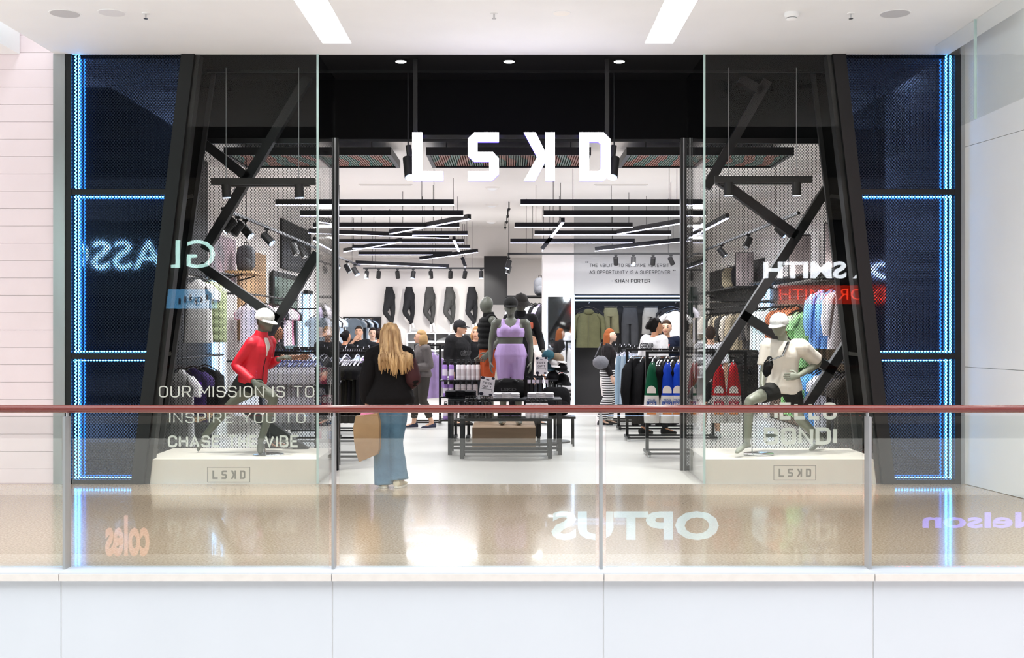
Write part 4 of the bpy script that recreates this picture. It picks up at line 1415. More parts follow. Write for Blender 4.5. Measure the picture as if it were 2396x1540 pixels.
row_on_wall(1, 16.5, 17.6, 1.16, 5, 'tee', [('a2d894', 'light green tee'), ('8ccc88', 'green tee')], 'on the low clothes-wall rail', 't-shirt', 'green tees on the low clothes-wall rail', rz=R(40), ht=.72)
row_on_wall(1, 15.75, 16.3, 1.16, 4, 'tee', [('5a9ade', 'blue tee'), ('6aa6e4', 'sky blue tee')], 'on the low clothes-wall rail', 't-shirt', 'blue tees on the low clothes-wall rail', rz=R(40), ht=.75)
row_on_wall(1, 15.25, 15.6, 1.16, 3, 'tee', [('d6d6de', 'pale grey tee'), ('bcbcc6', 'grey tee')], 'on the low clothes-wall rail', 't-shirt', 'grey tees on the low clothes-wall rail', rz=R(40), ht=.8)
row_on_wall(1, 14.5, 15.1, 1.16, 5, 'tee', [('4a4440', 'dark brown tee'), ('38353a', 'charcoal tee')], 'on the low clothes-wall rail', 't-shirt', 'dark tees on the low clothes-wall rail', rz=R(40), ht=.85)
row_on_wall(1, 21.6, 26.0, 1.06, 12, 'tee', [('2c2b2a', 'black tee'), ('6a645e', 'grey tee'), ('dedad6', 'white tee')], 'on the low rail near the back', 't-shirt', 'tees on the low rear clothes-wall rail', rz=R(40))
wall_rail(1, 21.5, 26.4, 1.06, 'low black wall rail with black and grey tees')
for k, (ya_, yb_, lb) in enumerate(((14.7, 20.3, 'long dark wall shelf above the blue sweaters'), (21.5, 26.3, 'long dark wall shelf above the tan shirts'))):
    t = thing('wall_shelf', lb, 'shelf', (WR - .2, (ya_ + yb_) / 2, 2.38))
    MB().box(WR - .5, WR - .05, ya_, yb_, 2.36, 2.39).build('shelf_board', CHAR, t)
    for yy in (ya_ + .1, yb_ - .1):
        MB().bar((WR - .05, yy, 2.28), (WR - .3, yy, 2.35), .02, .02).build('bracket', BLACK, t)
backpack((WR - .3, 23.2, 2.39), 'sand-coloured backpack on the dark shelf above the tan shirts', 'a89c84')
backpack((WR - .3, 22.2, 2.39), 'black backpack on the dark shelf beside the lit picture', '2a2a2c')
POST = mat('legs_poster', '6e6468', .4, var=.7, vs=3.5, color2='e8d8d6', stretch=(1, 1, .35))
for yy, z, lb in ((21.75, 2.392, 'tall narrow picture poster standing on the shelf above the tan shirts'), (15.6, 2.392, 'bright picture poster standing on the shelf above the blue sweaters'), (17.6, 2.392, 'pale picture poster standing on the shelf above the rust jackets')):
    t = thing('poster', lb, 'poster', (WR - .28, yy, z))
    MB().box(WR - .44, WR - .12, yy, yy + .02, z, z + .62).build('poster_board', POST, t)
    MB().box(WR - .45, WR - .11, yy + .02, yy + .05, z, z + .64).build('poster_backing', CHAR, t)

# --- back wall: leggings on leg forms, shoe cubbies
LEGW = mat('leg_form_white', 'e9e6e2', .4)


def leg_form(px, hexc, label, flip=1):
    D = 27.72
    s = D / F
    c = at(px, 671, D)
    t = thing('leg_form', label, 'leg form', c)
    f = lambda dx, dz, dy=0: c + Vector((flip * dx * s, dy, -dz * s))
    m = cloth(hexc)
    MB().rings([ring_ell(0, 0, 0, r * s, r * .62 * s, 14, 0, 0) for r in ()] or [[f(x + w_ * math.cos(2 * math.pi * i / 14), z, .75 * w_ * s * math.sin(2 * math.pi * i / 14)) for i in range(14)] for x, z, w_ in ((0, 0, 8), (0, 8, 9), (1, 18, 12.5), (1, 26, 13), (0, 36, 12.5), (-2, 44, 11))]).build('legging_top', m, t, True)
    MB().tube([f(-2, 32, -.03), f(-5, 46, -.06), f(-9, 58, -.09), f(-8, 62, -.09), f(2, 76, -.05), f(8, 85, -.03)], [10 * s, 8.5 * s, 6.2 * s, 6 * s, 5 * s, 3.6 * s], 12).build('legging_leg', m, t, True)
    MB().tube([f(5, 32, .04), f(7, 50, .04), f(8, 62, .04), f(6, 76, .04), f(4, 88, .04)], [8 * s, 6.8 * s, 5.2 * s, 4.6 * s, 3.4 * s], 12).build('legging_leg', m, t, True)
    MB().tube([f(8, 85, -.03), f(11, 92, -.03), f(12, 100, -.05), f(17, 108, -.09)], [3.3 * s, 3 * s, 3.2 * s, 2 * s], 10).build('foot', LEGW, t, True)
    MB().tube([f(4, 88, .04), f(4, 97, .03), f(3, 106, -.03)], [3.2 * s, 3 * s, 2 * s], 10).build('foot', LEGW, t, True)
    MB().cyl((c.x, c.y + .05, c.z - .2), (c.x, WB, c.z - .2), .015, n=8).build('wall_bracket', CHROME, t)


for i, (px, hx) in enumerate(((911, '2f3031'), (957, '29292b'), (1005, '4a4a48'), (1052, '4b4b49'), (1104, '343436'))):
    leg_form(px, hx, '%s leggings on a wall leg form, %s from the mirror' % (('black', 'black', 'grey', 'grey', 'charcoal')[i], ORD[i]))
leg_form(1622, '2f4a40', 'dark green leggings on a wall leg form past the quote wall')
CUB = 27.3
cb = thing('shoe_shelf', 'white cubby shelf of shoes under the leggings', 'shelf', (-1.0, CUB + .2, 0))
ca, cc = at(952, 0, CUB).x, at(1150, 0, CUB).x
zt = at(0, 779, CUB).z
rows_ = [zt, 1.28, 1.08, .88, .68, .45]
ncol = 6
for z in rows_:
    MB().box(ca, cc, CUB, CUB + .38, z - .025, z).build('shelf_board', WHITE, cb)
for i in range(ncol + 1):
    x = ca + (cc - ca) * i / ncol
    MB().box(x - .012, x + .012, CUB + .002, CUB + .38, 0, zt - .026).build('divider', WHITE, cb)
MB().box(ca, cc, CUB + .385, CUB + .4, 0, zt).build('back_board', mat('cubby_back', 'c9c6c2', .7), cb)


def shoe_mesh(s=1.):
    b = MB()
    b.rings([[Vector((x * s, (w_ * math.cos(2 * math.pi * i / 12)) * s, (z0 + (z1 - z0) * (.5 + .5 * math.sin(2 * math.pi * i / 12))) * s)) for i in range(12)] for x, w_, z0, z1 in ((-.14, .02, .03, .07), (-.13, .034, .02, .1), (-.09, .038, .02, .115), (-.04, .038, .02, .11), (.02, .042, .02, .08), (.08, .046, .02, .06), (.12, .036, .02, .05), (.145, .012, .02, .035))])
    sole = MB()
    n = 14
    pts = [(.145 * math.cos(2 * math.pi * i / n), .047 * math.sin(2 * math.pi * i / n)) for i in range(n)]
    sole.rings([[Vector((x * s, y * s, 0)) for x, y in pts], [Vector((x * s, y * s, .026 * s)) for x, y in pts]])
    return b.mesh('upper', True), sole.mesh('sole', True)


SHM = shoe_mesh()


def shoe(loc, rz, hexc, sole, label, group=None):
    t = thing('sneaker', label, 'shoe', loc, group)
    t.rotation_euler.z = rz
    for nm, me, m in zip(('upper', 'sole'), SHM, (cloth(hexc), cloth(sole))):
        o = link(nm, me, m, t)
        recolor(o, m)
    return t


for j, z in enumerate(rows_[1:5]):
    for i in range(1, ncol):
        x = ca + (cc - ca) * (i + .5) / ncol
        if (i + j) % 5 == 4:
            continue
        hx = ('1c1c1e', '3a3a3c', '8a8a88', '232325')[(i + 2 * j) % 4]
        shoe((x, CUB + .16, z), R(15 if i % 2 else 165), hx, 'dcdcda' if i % 3 else '2a2a2a', '%s sneaker in the shoe cubbies, %s row down, %s column from the mirror' % (('black', 'dark grey', 'grey', 'black')[(i + 2 * j) % 4], ORD[j], ORD[i]), 'sneakers in the white cubbies')
for i, px in enumerate((975, 1120)):
    p = at(px, 779, CUB + .15)
    shoe((p.x, CUB + .15, zt), R(20), 'b9b9b6', 'efefee', 'pale sneaker standing on top of the shoe cubbies, %s' % ('mirror end' if i == 0 else 'column end'))

# --- centre: bottle gondola, tables, plinth, hat stand
BD = 16.5
t = thing('bottle_stand', 'black two-tier stand of drink bottles in the shop centre', 'stand', (at(1085, 0, BD).x, BD, 0))
ga, gb = at(1032, 0, BD).x, at(1128, 0, BD).x
for z in (.865, .63, .3):
    MB().box(ga, gb, BD - .18, BD + .18, z - .02, z).build('shelf_board', BLACK, t)
for x in (ga + .2, gb - .2):
    MB().box(x - .02, x + .02, BD + .185, BD + .22, 0, 1.1).build('upright', BLACK, t)
    MB().box(x - .025, x + .025, BD - .3, BD + .3, .02, .06).build('foot', BLACK, t)


def bottle_meshes(h, r):
    b = MB().lathe([(r * .92, 0), (r, .01), (r, h * .72), (r * .85, h * .78), (r * .6, h * .8)], n=16)
    c = MB().lathe([(r * .66, h * .8), (r * .7, h * .81), (r * .7, h * .93), (r * .5, h * .95)], n=14)
    c2 = MB().tube([(-r * .5, 0, h * .94), (-r * .5, 0, h * 1.04), (r * .5, 0, h * 1.04), (r * .5, 0, h * .94)], r * .16, 6)
    l = MB().lathe([(r * 1.012, h * .22), (r * 1.012, h * .55)], n=16)
    return [('bottle_body', b.mesh('bottle_body', True)), ('cap', c.mesh('cap', True)), ('carry_loop', c2.mesh('carry_loop', True)), ('label_band', l.mesh('label_band', True))]


BTL = {}


def bottle(loc, h, r, body, cap, band, label, group):
    k = (h, r)
    if k not in BTL:
        BTL[k] = bottle_meshes(h, r)
    t = thing('drink_bottle', label, 'bottle', loc, group)
    ms = {'bottle_body': body, 'cap': cap, 'carry_loop': BLACK, 'label_band': band}
    for nm, me in BTL[k]:
        o = link(nm, me, ms[nm], t)
        recolor(o, ms[nm])
    return t


BW = mat('bottle_white', 'f1ecee', .35)
BP = mat('bottle_purple', 'b48ce0', .35, var=.1)
BB = mat('bottle_black', '121214', .35)
BBAND = mat('band_pale', 'e4dcea', .4)
BGREY = mat('band_grey', 'd0cacc', .4)
for j, (z, h, pxs) in enumerate(((.866, .27, (1041, 1056, 1073, 1084, 1097, 1108, 1119)), (.631, .22, (1043, 1055, 1071, 1084, 1098, 1112)))):
    for i, px in enumerate(pxs):
        pur = i < 2
        bottle((at(px, 0, BD - .1).x, BD - .1, z), h, .037, BP if pur else BW, BLACK, BBAND if pur else BGREY, '%s drink bottle on the %s tier of the bottle stand, %s from the blond woman' % ('purple' if pur else 'white', ('upper', 'lower')[j], ORD[i]), 'bottles on the bottle stand')
bottle((at(1043, 0, BD - .1).x, BD - .1, .301), .24, .037, BP, BLACK, BBAND, 'purple drink bottle on the bottom tier of the bottle stand', 'bottles on the bottle stand')
bottle((at(1062, 0, BD - .1).x, BD - .1, .301), .24, .037, BW, BLACK, BGREY, 'white drink bottle on the bottom tier of the bottle stand', 'bottles on the bottle stand')

TBL = mat('table_dark_steel', '23262a', .4, .3, var=.2, vs=12)


def table(xa, xb, ya, yb, h, label):
    t = thing('display_table', label, 'table', ((xa + xb) / 2, (ya + yb) / 2, 0))
    MB().box(xa, xb, ya, yb, h - .03, h).build('table_top', TBL, t)
    e = .05
    for x in (xa, xb - e):
        for y in (ya, yb - e):
            MB().box(x, x + e, y, y + e, .0, h - .031).build('leg', TBL, t)
    for y in (ya + .005, yb - .045):
        MB().box(xa + e, xb - e, y, y + .03, .07, .1).build('stretcher', TBL, t)
    for x in (xa + .005, xb - .045):
        MB().box(x, x + .03, ya + e, yb - e, .07, .1).build('side_stretcher', TBL, t)
    return t


tb = 14.55
big = table(at(1048, 0, tb).x, at(1315, 0, tb).x, tb, 15.05, .705, 'taller dark steel nesting table in the shop centre')
ts = 14.12
small = table(at(1076, 0, ts).x, at(1292, 0, ts).x, ts, ts + .4, .49, 'lower dark steel nesting table in front of the taller one')
pl = at(1105, 1050, 15.3)
t = thing('wood_plinth', 'light oak plinth under the central mannequins', 'plinth', (-.05, 15.8, 0))
pa_, pb_ = at(1105, 0, 15.28).x, at(1253, 0, 15.28).x
MB().box(pa_, pb_, 15.28, 16.95, .02, .285).build('plinth_body', LIGHTOAK, t)
MB().box(pa_ + .02, pb_ - .02, 15.3, 16.9, 0, .02).build('plinth_base', BLACK, t)


def stack(px, D, z, n, hexc, label, wd=.34, dp=.26, tk=.022):
    x = at(px, 0, D).x
    for i in range(n):
        o = MB()
        rg = random.Random(i + int(px))
        zz = z + .001 + i * (tk + .001)
        rs = []
        nn = 24
        for k_, (s, dz) in enumerate(((.93, 0), (1, tk * .25), (1, tk * .8), (.92, tk))):
            row = []
            for q in range(nn):
                a = 2 * math.pi * q / nn
                cx_ = math.copysign(abs(math.cos(a)) ** .35, math.cos(a)) * wd / 2 * s
                cy_ = math.copysign(abs(math.sin(a)) ** .35, math.sin(a)) * dp / 2 * s
                row.append(Vector((x + cx_ * rg.uniform(.97, 1.0), D + cy_, zz + dz)))
            rs.append(row)
        o.rings(rs)
        t = thing('folded_garment', '%s, %s' % (label, ('lowest', 'second', 'third', 'fourth', 'topmost')[min(i, 4)] if n > 1 else 'alone'), 'clothes', (x, D, zz), 'folded clothes on the centre tables')
        if n == 1:
            t['label'] = label
        o.build('folded_cloth', cloth(hexc), t, True)
        MB().tube([(x - .06, D - dp * .49, zz + tk), (x, D - dp * .42, zz + tk + .002), (x + .06, D - dp * .49, zz + tk)], .008, 6).build('collar', cloth(hexc), t, True)


stack(1185, 14.74, .705, 3, 'efedf0', 'white folded tee in the middle of the taller table')
stack(1265, 14.78, .705, 3, 'f1eff2', 'white folded tee at the hat-stand end of the taller table')
stack(1078, 14.8, .705, 4, '161619', 'black folded top at the bottle-stand end of the taller table', .4, .3)
stack(1192, 14.3, .49, 3, '1b1c1e', 'black folded top in the middle of the lower table', .3, .25)
for i, px in enumerate((1093, 1104, 1113, 1128, 1144)):
    bottle((at(px, 0, 14.2).x, 14.2 + .03 * (i % 2), .491), .26, .037, BB, BLACK, mat('band_dark', '24242a', .4), 'black drink bottle on the lower table, %s from its bottle-stand end' % ORD[i], 'black bottles on the lower table')
for i, px in enumerate((1236, 1247, 1257, 1268, 1276)):
    bottle((at(px, 0, 14.2).x, 14.2 + .03 * (i % 2), .491), .235, .034, BW, BLACK, BGREY, 'white drink bottle on the lower table, %s from its middle' % ORD[i], 'white bottles on the lower table')

# duffel bag with logo
p = at(1190, 912, 14.9)
t = thing('duffel_bag', 'black duffel bag with tonal logo behind the white folded tees', 'bag', (p.x, 14.93, .705))
mb = MB()
rs = []
for i in range(13):
    u = -1 + i / 6
    r = .12 * (1 - .12 * abs(u) ** 3)
    rs.append([Vector((p.x + u * .2, 14.93 + .09 * math.cos(a) * (1 + .06 * math.sin(5 * a + i)), .706 + r + r * math.sin(a) * (1 + .05 * math.sin(4 * a + 2 * i)))) for a in [2 * math.pi * q / 16 for q in range(16)]])
mb.rings(rs).build('bag_body', cloth('1a1a1a'), t, True)
MB().tube([(p.x - .12, 14.86, .9), (p.x - .06, 14.86, .945), (p.x + .06, 14.86, .94), (p.x + .13, 14.87, .9)], .012, 8).build('bag_handle', BLACK, t, True)
lettering('LSKD', p.x - .1, p.x + .1, .79, .83, 14.835, 'bag_lettering', mat('tonal_print', '2c2c2c', .5), t, .03, .003)


def gift_sign(px0, px1, py0, py1, D, label, tilt, zbase):
    a, b = at(px0, py1, D), at(px1, py0, D)
    w_, h_ = b.x - a.x, b.z - a.z
    c = ((a.x + b.x) / 2, D, a.z)
    t = thing('gift_sign', label, 'sign', c)
    t.rotation_euler.y = tilt
    W_ = mat('sign_card', 'f0ecf2', .5)
    I = mat('sign_ink', '1b1930', .6)
    MB().box(-w_ / 2, w_ / 2, 0, .006, 0, h_).build('sign_card', W_, t, local=True)
    strokes('FREE', -w_ * .33, w_ * .36, h_ * .6, h_ * .73, -.001, 'sign_lettering', I, t, .16, 0, world=False)
    strokes('GIFT', -w_ * .31, w_ * .33, h_ * .41, h_ * .54, -.001, 'sign_lettering', I, t, .16, 0, world=False)
    mb = MB()
    mb.box(-w_ * .36, w_ * .36, -.001, 0, h_ * .345, h_ * .365).box(-w_ * .12, w_ * .1, -.001, 0, h_ * .83, h_ * .87).box(w_ * .34, w_ * .36, -.001, 0, h_ * .24, h_ * .345)
    mb.build('printed_line_lettering', I, t, local=True)
    for q, (u, v, r) in enumerate(((-.36, .93, .13), (.36, .95, .11), (-.34, .08, .15), (.3, .07, .11))):
        MB().ell((u * w_, -.001, v * h_), r * w_ * 1.05, .0012, r * w_ * .8, 12, 6).build('printed_blob', I, t, True, local=True)
    MB().box(-w_ * .3, w_ * .3, -.02, .05, zbase - a.z, zbase - a.z + .008).build('card_foot', BLACK, t, local=True)
    MB().box(-.006, .006, .006, .014, zbase - a.z, h_ * .5).build('card_stem', BLACK, t, local=True)
    return t


gift_sign(1120, 1154, 882, 926, 14.58, 'tilted white FREE GIFT sign on the taller table near the bottles', R(7), .705)
gift_sign(1253, 1281, 836, 876, 14.95, 'upright white FREE GIFT sign behind the folded tees near the hats', 0, .705)

# hat stand
HD = 16.2
hp = at(1298, 0, HD).x
t = thing('hat_stand', 'black hat stand crowded with caps near the column mirror', 'stand', (hp, HD, 0))
MB().cyl((hp, HD, .03), (hp, HD, 1.2), .018, n=10).build('pole', BLACK, t)
MB().lathe([(.22, 0), (.22, .02), (.05, .035)], (hp, HD, 0), 20).build('base_disc', BLACK, t)
for k, z in enumerate((.72, .95, 1.13)):
    for q in range(4):
        a = q * math.pi / 2 + .4 * k
        MB().cyl((hp, HD, z), (hp + .17 * math.cos(a), HD + .17 * math.sin(a), z + .04), .007, n=6).build('peg', CHROME, t)


def cap_parts(s=1., bucket=False):
    dome = MB().ell((0, 0, 0), .09 * s, .1 * s, .085 * s, 16, 8, fn=lambda p: Vector((p.x, p.y, max(p.z, -.03 * s))))
    if bucket:
        brim = MB().lathe([(.09 * s, .0), (.135 * s, -.06 * s), (.14 * s, -.065 * s), (.088 * s, -.006 * s)], n=18)
    else:
        pts = []
        for i in range(9):
            a = math.pi * (.14 + .72 * i / 8)
            pts.append((.088 * s * math.cos(a), -.09 * s * math.sin(a)))
        out = [(x * 1.0, y - .07 * s * math.sin(math.pi * (i / 8)) ** .6) for i, (x, y) in enumerate(pts)]
        vs = [(x, y, -.012 * s) for x, y in pts] + [(x, y, -.03 * s) for x, y in out] + [(x, y, -.018 * s) for x, y in pts] + [(x, y, -.036 * s) for x, y in out]
        n = 9
        fs = []
        for i in range(n - 1):
            fs += [(i, n + i, n + i + 1, i + 1), (2 * n + i, 2 * n + i + 1, 3 * n + i + 1, 3 * n + i), (n + i, 3 * n + i, 3 * n + i + 1, n + i + 1), (i, i + 1, 2 * n + i + 1, 2 * n + i)]
        brim = MB().add(vs, fs)
    but = MB().ell((0, 0, .085 * s), .009 * s, .009 * s, .006 * s, 8, 5)
    return [('crown_shell', dome), ('brim', brim), ('top_button', but)]


CAPM = {b: [(n_, mb.mesh(n_, True)) for n_, mb in cap_parts(1., b)] for b in (False, True)}


def cap(loc, rz, hexc, label, group=None, bucket=False, s=1., tilt=0., name=None, brim=None):
    t = thing(name or ('bucket_hat' if bucket else 'cap'), label, 'hat', loc, group)
    t.rotation_euler = (tilt, 0, rz)
    t.scale = (s, s, s)
    for nm, me in CAPM[bucket]:
        o = link(nm, me, cloth(hexc), t)
        recolor(o, cloth(brim) if brim and nm == 'brim' else cloth(hexc))
    return t


for i, (px, py, hx, lb, rz, bk) in enumerate(((1283, 833, '2f5a66', 'teal cap on top of the hat stand', -.6, False), (1304, 840, '8c7a66', 'beige cap with white brim on top of the hat stand', .9, False), (1291, 858, '2f4650', 'slate blue cap in the second tier of the hat stand', -.5, False), (1312, 862, '161618', 'black cap in the second tier, on the mirror side of the hat stand', .7, False), (1298, 850, 'e6e4e2', 'white cap low between the teal and beige caps', .2, False), (1316, 888, '121214', 'black bucket hat low on the mirror side of the hat stand', .8, True), (1294, 882, '1c1c1f', 'black cap low in the middle of the hat stand', 0, False))):
    p = at(px, py, HD - .16 + .02 * (i % 3))
    cap(p, rz, hx, lb, 'caps on the hat stand', bk, 1.0, .15, brim='e9e7e4' if 'beige' in lb else None)
for i, (px, py) in enumerate(((1290, 912), (1312, 915))):
    p = at(px, 930, 15.6)
    backpack((p.x, 15.75, .40), 'black backpack leaning below the caps, %s' % ('nearer the tables' if i == 0 else 'nearer the mirror'), '141416', .95, .3 * i)
t = thing('low_stool', 'black low stool carrying the black backpacks', 'stool', (at(1301, 0, 15.75).x, 15.75, 0))
xx = at(1301, 0, 15.75).x
MB().box(xx - .26, xx + .26, 15.6, 15.95, .37, .399).build('stool_top', BLACK, t)
for u in (-.23, .23):
    for v in (15.63, 15.92):
        MB().box(xx + u - .012, xx + u + .012, v - .012, v + .012, 0, .369).build('leg', BLACK, t)
# socks / gloves rack behind
t = thing('glove_rack', 'small black wire rack of black socks behind the tables', 'rack', (at(1262, 0, 16.0).x, 16.0, 0))
xx = at(1258, 0, 16.0).x
MB().cyl((xx, 16.0, 0.03), (xx, 16.0, 1.2), .014, n=8).build('pole', BLACK, t)
MB().lathe([(.16, 0), (.16, .02), (.03, .03)], (xx, 16.0, 0), 16).build('base_disc', BLACK, t)
for i in range(5):
    u = xx - .12 + .06 * i
    MB().cyl((u, 15.9, .92), (u, 16.0, .93), .005, n=5).build('hook', CHROME, t)
MB().bar((xx - .16, 15.99, .93), (xx + .16, 15.99, .93), .012, .012).build('hook_bar', BLACK, t)
for i in range(5):
    u = xx - .12 + .06 * i
    s_ = thing('sock_pack', 'black sock pair hanging on the wire rack, %s from the purple-clad mannequin' % ORD[i], 'socks', (u, 15.9, .9), 'socks on the wire rack')
    MB().tube([(u, 15.9, .915), (u, 15.9, .8), (u, 15.9, .66), (u + .012, 15.87, .58)], [.02, .024, .022, .016], 8, .6).build('sock', cloth('141416'), s_, True)
    MB().box(u - .022, u + .022, 15.868, 15.874, .84, .89).build('paper_band', mat('band_pale', 'e4dcea', .4), s_)

# rear rack beyond the mannequins
RY = 25.2
rack(at(1185, 0, RY).x, at(1278, 0, RY).x, RY, 2.28, 'tall black clothes rack between the central mannequins and the column', .5)
xa_, xb_ = at(1205, 0, RY).x, at(1272, 0, RY).x
for i in range(8):
    c = (('ece8ee', 'white'), ('1a1a1c', 'black'), ('c9bce0', 'lilac'), ('2a2a2e', 'black'))[i % 4]
    garment('tee', cloth(c[0]), '%s top on the tall rack, %s from the mannequins' % (c[1], ORD[i]), 'top', (xa_ + (xb_ - xa_) * i / 7, RY, 2.25), R(60), 'tops on the tall rear rack', 'black', i, ht=.85, name='top_garment')
for i in range(8):
    c = (('1a1a1c', 'black'), ('d8d4dc', 'pale grey'), ('141416', 'black'))[i % 3]
    garment('pants', cloth(c[0]), '%s trousers low on the tall rack, %s from the mannequins' % (c[1], ORD[i]), 'trousers', (xa_ + (xb_ - xa_) * i / 7, RY + .05, 1.2), R(60), 'trousers on the tall rear rack', 'black', i, ht=.9, wd=.36)
t = thing('rack_topper', 'black shelf board above the tall rear rack', 'shelf', (at(1230, 0, RY).x, RY, 2.3))
MB().box(at(1185, 0, RY).x, at(1278, 0, RY).x, RY - .15, RY + .25, 2.283, 2.31).build('shelf_board', BLACK, t)
for x in (at(1190, 0, RY).x, at(1273, 0, RY).x):
    MB().box(x - .01, x + .01, RY - .12, RY - .1, 2.26, 2.283).build('bracket', BLACK, t)
backpack((at(1264, 0, RY).x, RY + .05, 2.31), 'silver grey backpack on the shelf of the tall rear rack', '77787c', .95)
# ---------------------------------------------------------------- people and mannequins


def lerp(a, b, t):
    return a + (b - a) * t


def unite(mb, vox, it=4, wrinkle=0., ws=9., seed=0):
    """merge overlapping closed shapes into one continuous surface"""
    me = mb.mesh('raw')
    o = bpy.data.objects.new('raw', me)
    COL.objects.link(o)
    r = o.modifiers.new('r', 'REMESH')
    r.mode, r.voxel_size, r.use_smooth_shade = 'VOXEL', vox, True
    s = o.modifiers.new('s', 'SMOOTH')
    s.factor, s.iterations = .5, it
    dg = bpy.context.evaluated_depsgraph_get()
    m2 = bpy.data.meshes.new_from_object(o.evaluated_get(dg))
    bpy.data.objects.remove(o)
    bpy.data.meshes.remove(me)
    if wrinkle:
        nn = [v.normal.copy() for v in m2.vertices]
        for v, n_ in zip(m2.vertices, nn):
            p = v.co * ws
            p = Vector((p.x + seed, p.y, p.z * .6))
            v.co += n_ * (noise.noise(p) + .5 * noise.noise(p * 2.3)) * wrinkle
    m2.polygons.foreach_set('use_smooth', [True] * len(m2.polygons))
    m2.update()
    return m2


def hand_shape(mb, wr, d, nrm, th, curl=.5, s=1.):
    """palm, four fingers and a thumb: d along the hand, nrm out of the palm, th towards the thumb side"""
    d = d.normalized()
    nrm = (nrm - d * nrm.dot(d)).normalized()
    sd = d.cross(nrm)
    if sd.dot(th) < 0:
        sd = -sd
    n = 10
    rs = []
    for u, w_, t_ in ((-.015, .024, .019), (.02, .034, .016), (.055, .042, .014), (.085, .042, .012), (.096, .034, .008)):
        rs.append([wr + d * u * s + sd * math.cos(2 * math.pi * i / n) * w_ * s + nrm * math.sin(2 * math.pi * i / n) * t_ * s for i in range(n)])
    mb.rings(rs)
    for k, (off, L) in enumerate(((.031, .068), (.0105, .078), (-.0105, .073), (-.031, .056))):
        p = wr + d * .082 * s + sd * off * s
        pts, dd = [p], d.copy()
        for j, f in enumerate((.46, .3, .24)):
            a = curl * (.5 + .45 * j) + .04 * k
            dd = (d * math.cos(a) + nrm * math.sin(a)).normalized()
            pts.append(pts[-1] + dd * L * f * s)
        mb.tube(pts, [.0098 * s, .0088 * s, .0078 * s, .0055 * s], 7)
    p = wr + d * .02 * s + sd * .026 * s
    q = p + (d * .6 + sd * .75 + nrm * .25).normalized() * .045 * s
    mb.tube([p, q, q + (d * .85 + sd * .2 + nrm * (.25 + .4 * curl)).normalized() * .035 * s], [.014 * s, .0115 * s, .007 * s], 7)


def pose(x, y, z0, h, ang, **ov):
    """joint positions of a standing figure facing direction ang; overrides in (forward, left, up) for a 1.7 m figure"""
    k = h / 1.7
    f = Vector((math.cos(ang), math.sin(ang), 0))
    l = Vector((-f.y, f.x, 0))
    B = dict(head=(.03, 0, 1.585), neck=(-.01, 0, 1.43), shL=(-.01, .175, 1.385), shR=(-.01, -.175, 1.385), elL=(-.04, .23, 1.10), elR=(-.04, -.23, 1.10), wrL=(.07, .23, .87), wrR=(.07, -.23, .87),
             hip=(0, 0, .92), hpL=(0, .09, .90), hpR=(0, -.09, .90), knL=(.03, .10, .49), knR=(.03, -.10, .49), anL=(-.01, .11, .08), anR=(-.01, -.11, .08), toL=(.15, .13, .03), toR=(.15, -.13, .03))
    B.update(ov)
    J = {q: Vector((x, y, z0)) + (f * v[0] + l * v[1] + Vector((0, 0, v[2]))) * k for q, v in B.items() if q not in ('look', 'up')}
    J['k'], J['f'], J['l'] = k, f, l
    la = ov.get('look', None)
    J['look'] = f if la is None else Vector((math.cos(la), math.sin(la), 0))
    return J


ST = [(-.17, .085, .075, 0), (-.08, .155, .105, -.01), (.04, .172, .118, -.012), (.2, .152, .105, 0), (.36, .13, .093, .005), (.5, .136, .1, .008), (.66, .15, .112, .012), (.8, .155, .108, .005), (.9, .14, .088, -.004), (.97, .09, .065, -.008), (1.03, .055, .055, -.01)]


def torso(mb, J, off=0., lo=-.17, hi=1.03, wide=1., deep=1., st=None, n=20):
    k = J['k']
    P, N = J['hip'], J['neck']
    lh = (J['hpL'] - J['hpR']).normalized()
    ls = (J['shL'] - J['shR']).normalized()
    up = (N - P).normalized()
    rs = []
    T = sorted([s[0] for s in (st or ST) if lo < s[0] < hi] + [lo, hi])
    S = st or ST
    for t in T:
        a = max([s for s in S if s[0] <= t + 1e-6], key=lambda s: s[0])
        b = min([s for s in S if s[0] >= t - 1e-6], key=lambda s: s[0])
        u = 0 if b[0] == a[0] else (t - a[0]) / (b[0] - a[0])
        hw, hd, fo = (lerp(a[i], b[i], u) for i in (1, 2, 3))
        la = lh.lerp(ls, min(max(t, 0), 1)).normalized()
        fw_ = la.cross(up).normalized()
        c = P + (N - P) * t + fw_ * fo * k
        wd = lerp(wide, 1 + (wide - 1) * .15, min(max((t - .62) / .3, 0), 1))
        rs.append([c + la * math.copysign(abs(math.cos(q)) ** .85, math.cos(q)) * (hw * wd * k + off) + fw_ * math.sin(q) * (hd * deep * k + off) for q in [2 * math.pi * i / n for i in range(n)]])
    mb.rings(rs)


def seg(mb, pts, rad, n=12):
    """a limb through its joints with eased thickness"""
    P, Rr = [], []
    for i in range(len(pts) - 1):
        for t in (0, .25, .5, .75):
            P.append(pts[i].lerp(pts[i + 1], t))
            Rr.append(lerp(rad[i], rad[i + 1], t))
    P.append(pts[-1])
    Rr.append(rad[-1])
    Q = [p.copy() for p in P]
    for i in range(1, len(P) - 1):
        Q[i] = P[i] * .6 + (P[i - 1] + P[i + 1]) * .2
    mb.tube(Q, Rr, n)


